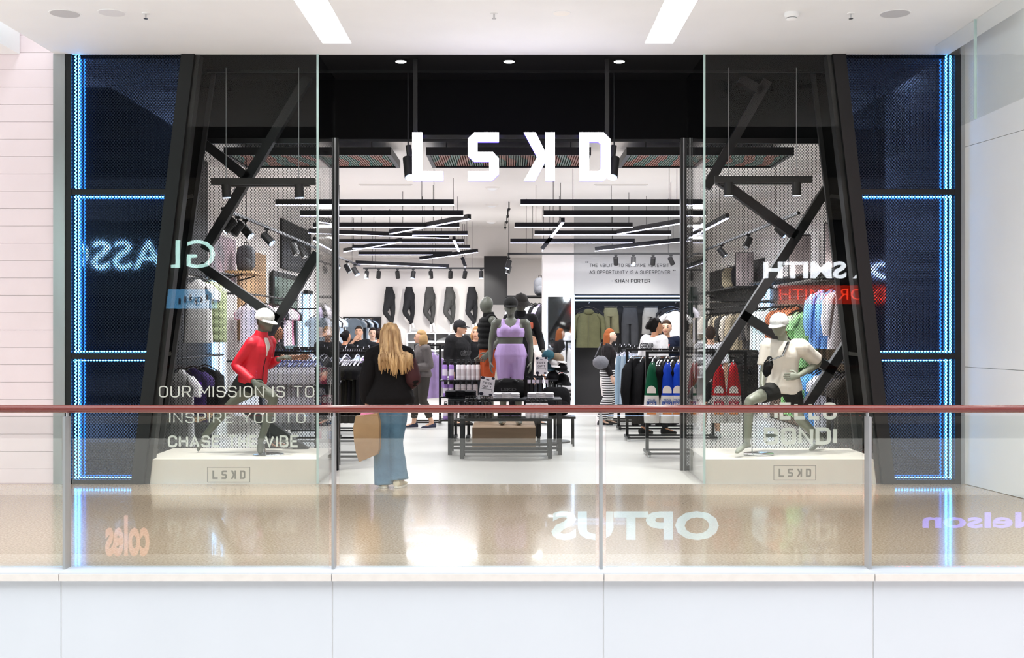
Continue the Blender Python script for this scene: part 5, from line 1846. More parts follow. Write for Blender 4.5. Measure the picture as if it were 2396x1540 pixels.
def leg(mb, J, s, off=0., to=1.0, bulk=1., flare=0., frm=0.):
    k = J['k']
    hp, kn, an = J['hp' + s], J['kn' + s], J['an' + s]
    calf = kn.lerp(an, .3) - (J['to' + s] - an).normalized() * .012 * k
    pts = [hp.lerp(kn, frm), hp.lerp(kn, .5), kn, calf, an]
    rad = [.088 * bulk, .074 * bulk, .053, .053, .036]
    rad = [r * k + off + (flare * i / 4) for i, r in enumerate(rad)]
    if to < 1:       # cut part-way (1 = ankle, .5 = knee)
        if to <= .5:
            e = hp.lerp(kn, to * 2)
            pts, rad = [pts[0], pts[0].lerp(e, .5), e], [rad[0], lerp(rad[0], rad[2], to), lerp(rad[0], rad[2], to * 2)]
        else:
            e = kn.lerp(an, to * 2 - 1)
            pts[-1] = e
    seg(mb, pts, rad)


def arm(mb, J, s, off=0., to=1., bulk=1.):
    k = J['k']
    sh, el, wr = J['sh' + s], J['el' + s], J['wr' + s]
    if to > .5:
        e = el.lerp(wr, to * 2 - 1)
        pts, rad = [sh, sh.lerp(el, .5), el, el.lerp(e, .35), e], [.052 * bulk, .046 * bulk, .038, .038, lerp(.038, .026, to * 2 - 1)]
    else:
        e = sh.lerp(el, to * 2)
        pts, rad = [sh, sh.lerp(e, .5), e], [.052 * bulk, .048 * bulk, .046 * bulk]
    seg(mb, pts, [r * k + off for r in rad])
    mb.ell(sh + Vector((0, 0, -.008 * k)), .056 * bulk * k + off, .056 * bulk * k + off, .054 * bulk * k + off, 12, 8)
    # shoulder cap runs into the chest
    c = J['neck'].lerp(sh, .45) - Vector((0, 0, .04 * k))
    mb.tube([c, sh, sh.lerp(el, .12)], [.06 * k + off, .055 * bulk * k + off, .05 * bulk * k + off], 12)


def frame_of(J):
    f = J['look'].normalized()
    u = J.get('upv', Vector((0, 0, 1)))
    l = u.cross(f).normalized()
    u = f.cross(l).normalized()
    return Matrix((l, f, u)).transposed()


def head_shape(mb, J, face=True):
    k = J['k']
    M = frame_of(J)
    H = J['head']

    def fn(p):
        z = p.z / (.118 * k)
        x, y = p.x, p.y
        if z < 0:
            x *= 1 - .3 * (-z) ** 1.6
            y = y * (1 - .22 * (-z) ** 2) + .014 * k * (-z)
        else:
            y -= .012 * k * z
        return Vector((x, y, p.z))
    mb.ell(H, .077 * k, .098 * k, .118 * k, 18, 12, rot=M, fn=fn)
    if face:
        pt = lambda x, y, z: H + M @ Vector((x * k, y * k, z * k))
        mb.tube([pt(0, .088, .028), pt(0, .105, -.005), pt(0, .112, -.022), pt(0, .098, -.034)], [.009 * k, .011 * k, .016 * k, .01 * k], 8)
        mb.ell(pt(0, .08, -.088), .022 * k, .016 * k, .018 * k, 8, 6)
        mb.tube([pt(-.03, .086, .03), pt(0, .094, .033), pt(.03, .086, .03)], .009 * k, 6)
        mb.tube([pt(-.018, .093, -.056), pt(0, .1, -.056), pt(.018, .093, -.056)], .007 * k, 6)
        for s in (-1, 1):
            mb.ell(pt(s * .079, -.005, -.01), .01 * k, .02 * k, .032 * k, 8, 6)
    mb.tube([J['neck'] - Vector((0, 0, .03 * k)), J['neck'].lerp(H, .35), H + M @ Vector((0, -.025 * k, -.06 * k))], [.06 * k, .05 * k, .052 * k], 12)


def body(J, skin, root, vox=.012, face=True, bulk=1., wide=1., hands=None, deep=1., feet=True):
    mb = MB()
    torso(mb, J, 0, wide=wide, deep=deep)
    for s in 'LR':
        leg(mb, J, s, bulk=bulk)
        arm(mb, J, s, bulk=bulk)
        if feet:
            an, to = J['an' + s], J['to' + s]
            k = J['k']
            heel = an - (to - an).normalized() * .05 * k
            heel.z = min(an.z - .035 * k, heel.z)
            mb.tube([heel, an.lerp(to, .35), an.lerp(to, .75), to + (to - an).normalized() * .02 * k], [.034 * k, .038 * k, .04 * k, .024 * k], 10, .62)
            mb.tube([an + Vector((0, 0, .03 * k)), an.lerp(heel, .5), an.lerp(to, .4)], [.037 * k, .035 * k, .03 * k], 10)
    head_shape(mb, J, face)
    me = unite(mb, vox, 3)
    hm = MB()
    k = J['k']
    for s in 'LR':
        el, wr = J['el' + s], J['wr' + s]
        d = (wr - el).normalized()
        o = (hands or {}).get(s, {})
        d2 = Vector(o.get('d', d))
        inn = (J['hip'] - wr)
        inn.z = 0
        hand_shape(hm, wr, d2, Vector(o.get('n', inn)), Vector(o.get('th', J['f'])), o.get('curl', .5), k)
    allm = MB()
    allm.v = [v.co.copy() for v in me.vertices]
    allm.f = [tuple(p.vertices) for p in me.polygons]
    bpy.data.meshes.remove(me)
    allm.add(hm.v, hm.f)
    return allm.build('body', skin, root, True, ang=80)


def face_bits(J, root, lip='9a5a50', brow='3a2c22'):
    k, M, H = J['k'], frame_of(J), J['head']
    pt = lambda x, y, z: H + M @ Vector((x * k, y * k, z * k))
    for s in (-1, 1):
        MB().ell(pt(s * .032, .087, .012), .014 * k, .008 * k, .007 * k, 8, 6, M).build('eye', mat('eye_dark', '2a211d', .3), root, True)
        MB().tube([pt(s * .018, .095, .036), pt(s * .034, .091, .041), pt(s * .05, .08, .034)], .004 * k, 5).build('eyebrow', cloth(brow), root, True)
    MB().tube([pt(-.022, .097, -.057), pt(0, .106, -.056), pt(.022, .097, -.057)], .0055 * k, 6).build('mouth', cloth(lip), root, True)


def hair(J, root, col, style='short', seed=1, m=None):
    k, M, H = J['k'], frame_of(J), J['head']
    pt = lambda x, y, z: H + M @ Vector((x * k, y * k, z * k))
    mb = MB()

    def fn(p):
        z, y, x = p.z / k, p.y / k, p.x / k
        if y > -.01 and z < .045:
            y = -.01 + (y + .01) * .25
            if z < -.02:
                y = min(y, -.02)
        if style == 'short' and z < -.05:
            x *= .8
            y = max(y, -.075)
        return Vector((x * k, y * k, z * k))
    mb.ell(pt(0, -.012, .012), .086 * k, .102 * k, .125 * k, 18, 12, rot=M, fn=fn)
    rg = random.Random(seed)
    if style == 'bob':
        for i in range(14):
            a = math.pi * (1.0 + i / 13.)
            x, y = .075 * math.cos(a), .08 * math.sin(a) - .01
            mb.tube([pt(x, y, .02), pt(x * 1.2, y * 1.15, -.06), pt(x * 1.15, y * 1.1, -.135)], [.03 * k, .032 * k, .014 * k], 8)
    if style == 'bun':
        mb.ell(pt(0, -.13, .03), .045 * k, .045 * k, .045 * k, 12, 8, M)
    if style == 'curly':
        for i in range(26):
            a, b = rg.uniform(0, 6.28), rg.uniform(-.3, 1.2)
            mb.ell(pt(.075 * math.cos(a) * math.cos(b), -.02 + .085 * math.sin(a) * math.cos(b) - .01, .03 + .1 * math.sin(b)), .025 * k, .025 * k, .025 * k, 7, 5)
        for i in range(8):
            mb.ell(pt(rg.uniform(-.04, .04), -.13 + rg.uniform(-.03, .02), rg.uniform(-.03, .06)), .035 * k, .035 * k, .035 * k, 7, 5)
    if style == 'long':
        for i in range(11):
            a = math.pi * (1.02 + .96 * i / 10.)
            x, y = .07 * math.cos(a), .07 * math.sin(a) - .02
            mb.tube([pt(x, y, .02), pt(x * 1.3, y * 1.1, -.1), pt(x * 1.5, y * 1.0 - .02, -.22), pt(x * 1.4, y - .01, -.3 - rg.uniform(0, .04))], [.03 * k, .032 * k, .026 * k, .008 * k], 8)
    me = unite(mb, .012, 2, .003, 22, seed)
    link_off('hair', me, m or cloth(col), root)


def link_off(name, me, m, root):
    off = root_of(root).location
    me.transform(Matrix.Translation(-off))
    return link(name, me, m, root)


def top(J, root, m, name='top', off=.018, lo=-.04, sleeve=1., bulk=1., wide=1., deep=1., wr_=.006, vox=.011, hi=1.0, seed=1, flare=0., cuff=.0):
    mb = MB()
    st = [(t, w_ * wide + flare * max(0, .5 - t), d * deep + flare * .7 * max(0, .5 - t), f) for t, w_, d, f in ST]
    torso(mb, J, off, lo, hi, st=st)
    for s in 'LR':
        if sleeve:
            arm(mb, J, s, off * .9 + cuff, sleeve, bulk)
        else:
            pass
    return link_off(name, unite(mb, vox, 3, wr_, 9, seed), m, root)


def bottoms(J, root, m, name='trousers', off=.014, to=.97, hi=.14, bulk=1., wide=1., flare=0., wr_=.005, vox=.011, seed=2, deep=1.):
    mb = MB()
    torso(mb, J, off, -.17, hi, wide=wide, deep=deep)
    for s in 'LR':
        leg(mb, J, s, off, to, bulk, flare)
    return link_off(name, unite(mb, vox, 3, wr_, 8, seed), m, root)


def shoes(J, root, m, sole=None, both='LR'):
    for s in both:
        an, to, k = J['an' + s], J['to' + s], J['k']
        d = (to - an).normalized()
        fl = Vector((d.x, d.y, d.z if d.z < -.75 else 0)).normalized()
        b = Vector((an.x, an.y, to.z - .03 * k)) if fl.z > -.5 else an - d * .05
        side = fl.cross(Vector((0, 0, 1))).normalized() if abs(fl.z) < .9 else Vector((1, 0, 0))
        up = side.cross(fl).normalized()
        rs = []
        for u, w_, h0, h1 in ((-.075, .02, .02, .06), (-.065, .036, .012, .095), (-.02, .04, .01, .11), (.04, .043, .01, .085), (.11, .048, .01, .06), (.17, .04, .012, .05), (.2, .015, .018, .035)):
            rs.append([b + fl * u * k + side * w_ * k * math.cos(q) + up * (lerp(h0, h1, .5 + .5 * math.sin(q))) * k for q in [2 * math.pi * i / 12 for i in range(12)]])
        sh = MB().rings(rs).build('shoe', m, root, True)
        rs = []
        for z in (0.002, .022):
            rs.append([b + fl * (.062 + .142 * math.cos(q)) * k + side * .05 * k * math.sin(q) + up * z * k for q in [2 * math.pi * i / 16 for i in range(16)]])
        MB().rings(rs).build('sole', sole or m, sh)


def head_cap(J, root, m, bucket=False, brim_dir=None, lift=.045, name='cap', s=1., bm=None, tilt=.12):
    k = J['k']
    M = frame_of(J)
    off = root_of(root).location
    Mx = Matrix.Translation(J['head'] + M @ Vector((0, -.005, lift)) * k - off) @ M.to_4x4() @ Matrix.Rotation(math.pi, 4, 'Z') @ Matrix.Rotation(tilt, 4, 'X') @ Matrix.Scale(k * s, 4)
    first = None
    for nm, mb in cap_parts(1.02, bucket):
        mb.xform(Mx)
        o = mb.build(nm if first else name, bm if (bm and nm == 'brim') else m, first or root, True, local=True)
        first = first or o


SKIN = {n: mat('skin_' + n, c, .5, var=.08, vs=12, spec=.4) for n, c in (('fair', 'd9a98c'), ('tan', 'b88464'), ('dark', '6f4a36'), ('pale', 'e4bda4'))}
MANQ = mat('mannequin_grey_green', '64675b', .45, var=.06, vs=6)
MANQ2 = mat('mannequin_light', '8d9081', .42, var=.06, vs=6)
A = lambda px, py, D: at(px, py, D)


def manq_pose(D, pts, look, f, k=1.0):
    J = {n: at(v[0], v[1], D + v[2]) for n, v in pts.items()}
    J['k'], J['f'], J['l'] = k, Vector(f).normalized(), Vector((0, 0, 1)).cross(Vector(f)).normalized()
    J['look'] = Vector(look).normalized()
    return J


# ------------------------------------------------- runner in the left window
DM = 12.42
J = manq_pose(DM, dict(head=(620, 752, -.02), neck=(610, 785, .0), shL=(632, 800, .14), shR=(588, 803, -.13), elL=(625, 856, .22), elR=(550, 856, -.12), wrL=(652, 840, -.02), wrR=(594, 893, -.26),
                       hip=(592, 893, .0), hpL=(606, 899, .07), hpR=(584, 897, -.07), knL=(548, 938, .06), knR=(642, 930, -.14), anL=(478, 1022, .1), anR=(610, 1032, -.06), toL=(464, 1052, .1), toR=(609, 1058, -.14)),
              (.86, -.5, -.05), (.85, -.52, 0))
J['look'] = Vector((.88, -.47, -.08)).normalized()
t = thing('mannequin', 'running mannequin in red jacket and white cap on the plinth', 'mannequin', at(605, 1060, DM))
body(J, MANQ, t, .010, True, 1.0, 1.0, {'L': {'n': (.2, .3, -1), 'th': (0, -.2, 1), 'curl': .9, 'd': (.9, -.35, .3)}, 'R': {'n': (-.5, .6, .2), 'th': (.6, -.3, .5), 'curl': .35, 'd': (.75, -.1, -.75)}})
REDJ = mat('red_jacket', 'd8162e', .55, var=.12, vs=6, bump=.15, bs=25)
top(J, t, REDJ, 'jacket', .016, -.06, .97, wr_=.004, seed=3, hi=1.0, vox=.010)
mb = MB()
c, h = J['neck'], J['head']
mb.tube([c - Vector((0, 0, .03)), c.lerp(h, .3)], [.085, .068], 16).build('collar', REDJ, t, True)
fv = J['f']
ch = J['hip'].lerp(J['neck'], .82)
MB().tube([J['neck'] + fv * .075 - Vector((0, 0, .03)), ch + fv * .128 - Vector((0, 0, .02)), J['hip'].lerp(J['neck'], .55) + fv * .135], [.03, .034, .006], 10, .35, ref=tuple(fv)).build('undershirt', cloth('e9dcd6'), t, True)
MB().tube([J['hip'].lerp(J['neck'], .55) + fv * .128, J['hip'].lerp(J['neck'], .3) + fv * .118, J['hip'] + fv * .138], .005, 6).build('zip', BLACK, t, True)
bottoms(J, t, cloth('15171a'), 'shorts', .012, .16, .12, wr_=.003, seed=4)
head_cap(J, t, cloth('f4f3f0'), lift=.05, s=1.08, tilt=.2)
MB().lathe([(.165, -.005), (.165, .006), (.16, .009)], at(628, 1064, DM - .1) * 1, 28).build('glass_foot_disc', CHROME, t, True)
MB().tube([J['anR'] + Vector((.01, 0, .1)), at(622, 1064, DM - .1)], .007, 8).build('support_rod', CHROME, t, True)

# ------------------------------------------------- lunging mannequin in the right window
J = manq_pose(DM, dict(head=(1823, 762, -.04), neck=(1834, 798, .02), shL=(1876, 812, -.03), shR=(1798, 810, .07), elL=(1917, 850, .12), elR=(1786, 868, .05), wrL=(1868, 880, -.17), wrR=(1782, 905, -.12),
                       hip=(1833, 908, .03), hpL=(1852, 914, .03), hpR=(1814, 912, .0), knL=(1872, 984, .12), knR=(1752, 938, -.3), anL=(1920, 1032, .42), anR=(1748, 1036, -.2), toL=(1904, 1050, .38), toR=(1725, 1058, -.42)),
              (-.62, -.75, -.1), (-.5, -.85, 0))
J['toL'] = at(1898, 1052, DM + .3)
J['upv'] = Vector((0, 0, 1))
t = thing('mannequin', 'lunging mannequin in cream tee, dark shorts and light cap on the plinth', 'mannequin', at(1830, 1060, DM))
body(J, MANQ2, t, .010, True, 1.0, .95, {'L': {'n': (.1, .9, -.2), 'th': (-.3, 0, 1), 'curl': .25, 'd': (-.93, -.1, -.05)}, 'R': {'n': (.6, .6, -.2), 'th': (0, -.4, .6), 'curl': .5, 'd': (.0, -.3, -.9)}})
top(J, t, mat('cream_tee', 'efe6da', .8, var=.06, vs=5, bump=.2, bs=18), 't_shirt', .022, -.12, .40, wr_=.008, seed=5, flare=.05, cuff=.012, bulk=1.1)
bottoms(J, t, cloth('2c2c2a'), 'shorts', .018, .26, .12, wr_=.004, seed=6, bulk=1.05)
head_cap(J, t, cloth('e4e4e2'), lift=.045, s=1.1, tilt=.1)
s0 = J['neck'] + Vector((.02, -.115, -.01))
MB().tube([J['neck'] + Vector((.07, .06, .0)), s0, J['hip'].lerp(J['neck'], .7) + Vector((-.06, -.205, 0)), at(1799, 845, DM - .24), at(1790, 870, DM - .1)], .014, 8, .35).build('strap', BLACK, t, True)
bag = thing('crossbody_bag', 'small black crossbody bag worn by the lunging mannequin', 'bag', at(1797, 880, DM - .2))
c = at(1797, 858, DM - .21)
mb = MB().ell(c, .05, .04, .115, 14, 10, Matrix.Rotation(R(12), 3, 'Y'), fn=lambda p: Vector((p.x * (1 + .15 * math.sin(p.z * 70)), p.y * (1 + .2 * math.sin(p.z * 90)), p.z)))
mb.build('bag_body', cloth('141414'), bag, True)
MB().ell(c + Vector((-.005, -.04, -.01)), .035, .018, .06, 10, 8, Matrix.Rotation(R(12), 3, 'Y')).build('front_pocket', cloth('1e1e1e'), bag, True)
MB().tube([c + Vector((.02, -.04, .09)), c + Vector((-.01, -.05, .07)), c + Vector((-.03, -.04, .05))], .005, 6).build('zip', CHROME, bag, True)
MB().lathe([(.16, -.004), (.16, .006), (.155, .009)], at(1775, 1062, DM - .12), 28).build('glass_foot_disc', CHROME, t, True)
MB().tube([J['anR'] + Vector((.05, .03, .14)), at(1760, 1062, DM - .12)], .007, 8).build('support_rod', CHROME, t, True)

# ------------------------------------------------- central mannequins on the oak plinth
D1 = 15.75
c = at(1195, 1000, D1)
J = pose(c.x, D1, .285, 1.71, R(-92), elL=(-.02, .27, 1.1), elR=(-.02, -.27, 1.1), wrL=(.05, .27, .84), wrR=(.05, -.27, .84), shL=(-.01, .2, 1.37), shR=(-.01, -.2, 1.37))
t = thing('mannequin', 'grey mannequin in lilac bra and shorts with a black cap on the oak plinth', 'mannequin', (c.x, D1, .285))
body(J, MANQ, t, .011, True, 1.25, 1.25, deep=1.2)
LIL = mat('lilac_jersey', 'c3a6dc', .7, var=.05, vs=5, bump=.1, bs=30)
mb = MB()
torso(mb, J, .014, .52, .76, wide=1.25, deep=1.22)
for s in (1, -1):
    base = J['hip'].lerp(J['neck'], .72) + J['f'] * .125 + J['l'] * s * .07
    mb.ell(base - Vector((0, 0, .01)), .082, .06, .075, 12, 8)
    mb.tube([base + Vector((0, 0, .03)) + J['l'] * s * .01, J['hip'].lerp(J['neck'], .9) + J['f'] * .1 + J['l'] * s * .1, J['neck'] + J['l'] * s * .1 - Vector((0, 0, .015)), J['hip'].lerp(J['neck'], .85) - J['f'] * .1 + J['l'] * s * .08], [.045, .03, .03, .03], 10, .8)
link_off('bra_top', unite(mb, .010, 3), LIL, t)
bottoms(J, t, LIL, 'bike_shorts', .012, .36, .34, 1.27, 1.27, wr_=.0, deep=1.22)
head_cap(J, t, cloth('2b2b2a'), lift=.058, s=1.1, tilt=.1)
for s in 'LR':
    MB().ell(J['an' + s] + J['f'] * .05 - Vector((0, 0, .03)), .05, .12, .05, 12, 8, Matrix.Rotation(0, 3, 'Z')).build('shoe', cloth('d8d6cf'), t, True)
D2 = 16.35
c = at(1143, 1000, D2)
J = pose(c.x, D2, .285, 1.76, R(195), elL=(-.1, .23, 1.12), wrL=(.06, .2, .93), elR=(-.02, -.24, 1.1), look=R(150))
t = thing('mannequin', 'grey bald mannequin in black puffer vest and rust shorts', 'mannequin', (c.x, D2, .285))
body(J, MANQ, t, .012, False)
mb = MB()
stp = []
for i in range(19):
    tt = .12 + .86 * i / 18
    a = max([s for s in ST if s[0] <= tt], key=lambda s: s[0]); b = min([s for s in ST if s[0] >= tt], key=lambda s: s[0])
    u = 0 if a == b else (tt - a[0]) / (b[0] - a[0])
    pf = .018 * abs(math.sin(i * math.pi / 3))
    stp.append((tt, lerp(a[1], b[1], u) + pf + .01, lerp(a[2], b[2], u) + pf + .015, 0))
torso(mb, J, .02, .12, .98, st=stp)
for s in 'LR':
    mb.tube([J['neck'].lerp(J['sh' + s], .4) - Vector((0, 0, .02)), J['sh' + s]], [.08, .075], 12)
link_off('puffer_vest', unite(mb, .012, 1), cloth('161615'), t)
MB().tube([J['neck'] - Vector((0, 0, .04)), J['neck'].lerp(J['head'], .35)], [.1, .075], 14).build('collar', cloth('161615'), t, True)
bottoms(J, t, cloth('b5522c'), 'shorts', .02, .45, .2, wr_=.004)
D3 = 17.3
c = at(1218, 1000, D3)
J = pose(c.x, D3, .25, 1.84, R(-80), wrR=(.08, -.26, .86), wrL=(.12, .3, .9), elL=(-.02, .28, 1.1))
t = thing('mannequin', 'grey mannequin in bucket hat and black and rust top behind the lilac one', 'mannequin', (c.x, D3, .25))
body(J, MANQ, t, .012, False)
top(J, t, cloth('1b1b1c'), 'jacket', .02, .0, .9, seed=7)
mb = MB()
torso(mb, J, .03, .62, .8)
link_off('rust_band', unite(mb, .012, 1), cloth('c4644a'), t)
MB().tube([J['neck'] - Vector((0, 0, .03)), J['neck'].lerp(J['head'], .4)], [.095, .075], 14).build('collar', cloth('111112'), t, True)
bottoms(J, t, cloth('161617'), 'trousers', .02, .97, .14)
head_cap(J, t, cloth('302d2a'), True, lift=.05, s=1.12, name='bucket_hat')
tt_ = thing('plinth_rear', 'dark low plinth under the bucket-hat mannequin', 'plinth', (c.x, D3, 0))
tt_.name = 'mannequin_plinth'
MB().box(c.x - .3, c.x + .3, D3 - .25, D3 + .3, 0, .248).build('plinth_body', CHAR, tt_)


# ------------------------------------------------- people
def person(label, x, y, h, ang, skin, hairc, hstyle, vox=.013, face=True, hands=None, bulk=1., wide=1., **ov):
    J = pose(x, y, 0, h, ang, **ov)
    t = thing('person', label, 'person', (x, y, 0))
    body(J, SKIN[skin], t, vox, True, bulk, wide, hands)
    if face:
        face_bits(J, t)
    if hairc:
        hair(J, t, hairc, hstyle, seed=int(abs(x) * 100))
    return t, J


# blond woman with paper bag, seen from behind
D = 11.6
c = at(912, 1133, D)
t, J = person('woman with long blond hair seen from behind, black top and blue jeans', c.x, D, 1.64, R(97), 'fair', None, '', .011, False,
              {'L': {'n': (.9, 0, 0), 'th': (0, .8, .2), 'curl': 1.25, 'd': (0, .1, -1)}, 'R': {'curl': .6}},
              elL=(-.03, .24, 1.11), wrL=(.0, .235, .86), elR=(-.06, -.245, 1.12), wrR=(.2, -.16, 1.02), hpL=(0, .085, .9), knL=(.03, .085, .48), anL=(-.02, .06, .08), toL=(.14, .075, .03),
              knR=(.02, -.055, .48), anR=(-.04, -.09, .13), toR=(.06, -.13, .03), look=R(112))
BLK = cloth('0e0b0c')
MAR = mat('maroon_sleeve', '3a1216', .85, var=.3, vs=5)
mb = MB()
st = [(tt, w_ + .035 + .10 * max(0, .45 - tt), d + .03 + .05 * max(0, .45 - tt), f) for tt, w_, d, f in ST]
torso(mb, J, .015, -.1, 1.0, st=st)
for s in 'LR':
    arm(mb, J, s, .03, .55)
    mb.tube([J['neck'].lerp(J['sh' + s], .15) + Vector((0, 0, .03)), J['sh' + s] + Vector((0, 0, .005))], [.065, .075], 12)
link_off('top', unite(mb, .011, 3, .009, 7, 3), BLK, t)
for s in 'LR':
    mb = MB()
    sh, el, wr = J['sh' + s], J['el' + s], J['wr' + s]
    sh = sh.lerp(el, .22)
    seg(mb, [sh, sh.lerp(el, .5), el, el.lerp(wr, .5), el.lerp(wr, .92)], [.085, .086, .08, .07, .048])
    link_off('sleeve', unite(mb, .011, 3, .008, 8, 5), MAR if s == 'R' else BLK, t)
JEAN = mat('blue_denim', '5d8099', .85, var=.3, vs=5, color2='466680', bump=.2, bs=60)
mb = MB()
torso(mb, J, .016, -.17, .14)
for s in 'LR':
    hp, kn, an = J['hp' + s], J['kn' + s], J['an' + s]
    bt = Vector((an.x, an.y, an.z - .05))
    seg(mb, [hp, hp.lerp(kn, .5), kn, kn.lerp(bt, .5), bt], [.11, .1, .085, .09, .105])
link_off('jeans', unite(mb, .011, 3, .008, 7, 9), JEAN, t)
shoes(J, t, cloth('d9cdb4'), cloth('efe9dc'))
# her hair: a cap of hair and many falling strands
HB_ = mat('blond_hair', 'd9b482', .45, var=.5, vs=26, color2='8d6840', stretch=(1, 1, .12))
k, M, H = J['k'], frame_of(J), J['head']
pt = lambda x, y, z: H + M @ Vector((x * k, y * k, z * k))
hm = MB().ell(pt(0, -.015, .012), .09 * k, .105 * k, .125 * k, 20, 12, rot=M, fn=lambda p: Vector((p.x, p.y if not (p.y > 0 and p.z < .03) else p.y * .2, p.z)))
rg = random.Random(4)
for i in range(150):
    a = math.pi * rg.uniform(.93, 2.07)
    r0 = rg.uniform(.82, 1.05)
    x, y = .088 * math.cos(a) * r0, .1 * math.sin(a) * r0 - .012
    L = rg.uniform(.22, .36) * (1 - .25 * abs(math.cos(a)))
    sp = rg.uniform(1.25, 1.75)
    ph = rg.uniform(-.025, .025)
    hm.tube([pt(x * .55, y * .55 - .01, .115), pt(x, y, .04), pt(x * 1.12, y * 1.1 - .005, -.07), pt(x * 1.35 + ph * .3, min(y * 1.2, -.09) - .03, -.17), pt(x * sp * 1.15 + ph * .8, min(y * 1.2, -.12) - .075, -.1 - L * .55), pt(x * sp * 1.1 + ph * 1.8, min(y, -.12) - .09, -.1 - L)], [.014, .016, .016, .015, .012, .003], 5)
hm.build('hair', HB_, t, True, ang=180)
# bag in her hand
bt_ = thing('paper_bag', 'brown kraft paper shopping bag with pink tissue held by the blond woman', 'bag', at(860, 1080, D - .1))
KR = mat('kraft_paper', 'a98560', .8, var=.16, vs=6, bump=.4, bs=9)
DB = D - .12
P = [((835, 973), (884, 966)), ((829, 1000), (889, 990)), ((831, 1030), (889, 1022)), ((835, 1055), (888, 1048)), ((842, 1080), (884, 1062))]
rs = []
for i, (l_, r_) in enumerate(P):
    a, b = at(*l_, DB), at(*r_, DB)
    dpt = (.05, .075, .085, .08, .05)[i]
    mdl = (a + b) / 2
    rs.append([a + Vector((0, -dpt, 0)), mdl + Vector((0, -dpt * 1.15, 0)), b + Vector((0, -dpt * .8, 0)), b + Vector((.012, 0, 0)), b + Vector((0, dpt, 0)), mdl + Vector((0, dpt * .9, 0)), a + Vector((0, dpt, 0)), a + Vector((-.012, 0, 0))])
MB().rings(rs).build('bag_body', KR, bt_, True, ang=25)
MB().ell(at(861, 972, DB), .085, .045, .05, 14, 8, fn=lambda p: p * (1 + .18 * math.sin(p.x * 90) * math.cos(p.y * 80))).build('pink_tissue', cloth('e88fb0'), bt_, True)
hx = J['wrL'] + Vector((0, 0, -.1 * k))
for yy in (-.04, .04):
    a, b = at(848, 974, DB + yy), at(876, 969, DB + yy)
    MB().tube([a, a.lerp(hx, .7), hx + Vector((0, yy * .2, .0)), b.lerp(hx, .7), b], .005, 6).build('bag_handle', KR, bt_, True)
# small black shoulder bag buckle at her side
sb = thing('belt_bag', 'black bag with chrome buckles at the hip of the blond woman', 'bag', at(955, 925, D + .12))
MB().ell(at(957, 930, D + .12), .055, .07, .1, 12, 8).build('bag_body', cloth('141214'), sb, True)
for u in ((948, 908), (954, 916), (960, 910)):
    q = at(*u, D + .04)
    MB().tube([q + Vector((.02 * math.cos(a), 0, .02 * math.sin(a))) for a in [2 * math.pi * i / 10 for i in range(11)]], .004, 5).build('buckle_ring', CHROME, sb, True)

# woman in grey shirt
D = 18.4
c = at(988, 1003, D)
t, J = person('woman with blond bob in a grey shirt with crossbody strap, walking', c.x, D, 1.56, R(205), 'fair', 'b08f62', 'bob', .012, True,
              {'L': {'curl': .9, 'd': (-.6, -.2, .3)}, 'R': {'curl': .9}}, elL=(-.05, .24, 1.08), wrL=(.22, .1, 1.06), elR=(-.02, -.24, 1.08), wrR=(.2, -.1, 1.04), knR=(.1, -.09, .49), anR=(.12, -.1, .08), toR=(.28, -.12, .03), anL=(-.14, .1, .1), toL=(-.0, .11, .03), look=R(175))
top(J, t, cloth('5f5a58'), 'shirt', .026, -.06, .95, wide=1.05, seed=11, cuff=.006)
bottoms(J, t, cloth('3a3733'), 'trousers', .02, .88, .12, seed=12)
shoes(J, t, cloth('3c3f52'), cloth('f2eef0'))
MB().tube([J['shR'].lerp(J['neck'], .4) + Vector((0, 0, .05)), J['hip'].lerp(J['neck'], .7) + J['f'] * .15, J['hip'] + J['f'] * .1 + J['l'] * .16], .02, 8, .35).build('strap', cloth('35353a'), t, True)
# man in black pullover and cap
D = 19.0
c = at(1073, 1000, D)
t, J = person('man in black zip pullover and dark flat-brim cap behind the bottle stand', c.x, D, 1.72, R(-40), 'fair', '2a211c', 'short', .012, True, bulk=1.15, wide=1.12, look=R(-12))
top(J, t, cloth('1c1c1d'), 'pullover', .03, -.08, .97, wide=1.12, bulk=1.25, seed=13)
bottoms(J, t, cloth('1a1a1c'), 'trousers', .02)
shoes(J, t, cloth('202022'))
head_cap(J, t, cloth('2a292b'), lift=.045, s=1.06, tilt=.0)
MB().bar(J['neck'] + J['f'] * .10 - Vector((0, 0, .05)), J['neck'] + J['f'] * .152 - Vector((0, 0, .24)), .012, .006).build('zip', cloth('d8d4d6'), t)
cc_ = J['hip'].lerp(J['neck'], .42)
MB().xform(Matrix())
la = MB()
o = lettering('GEEDUP', -.13, .13, 0, .085, 0, 'chest_lettering', mat('tonal_print', '2c2c2c', .5), t, .03, .003, rot=Matrix.Translation(cc_ + J['f'] * .168 - t.location) @ Matrix.Rotation(math.atan2(J['f'].y, J['f'].x) + math.pi / 2, 4, 'Z'), world=False)
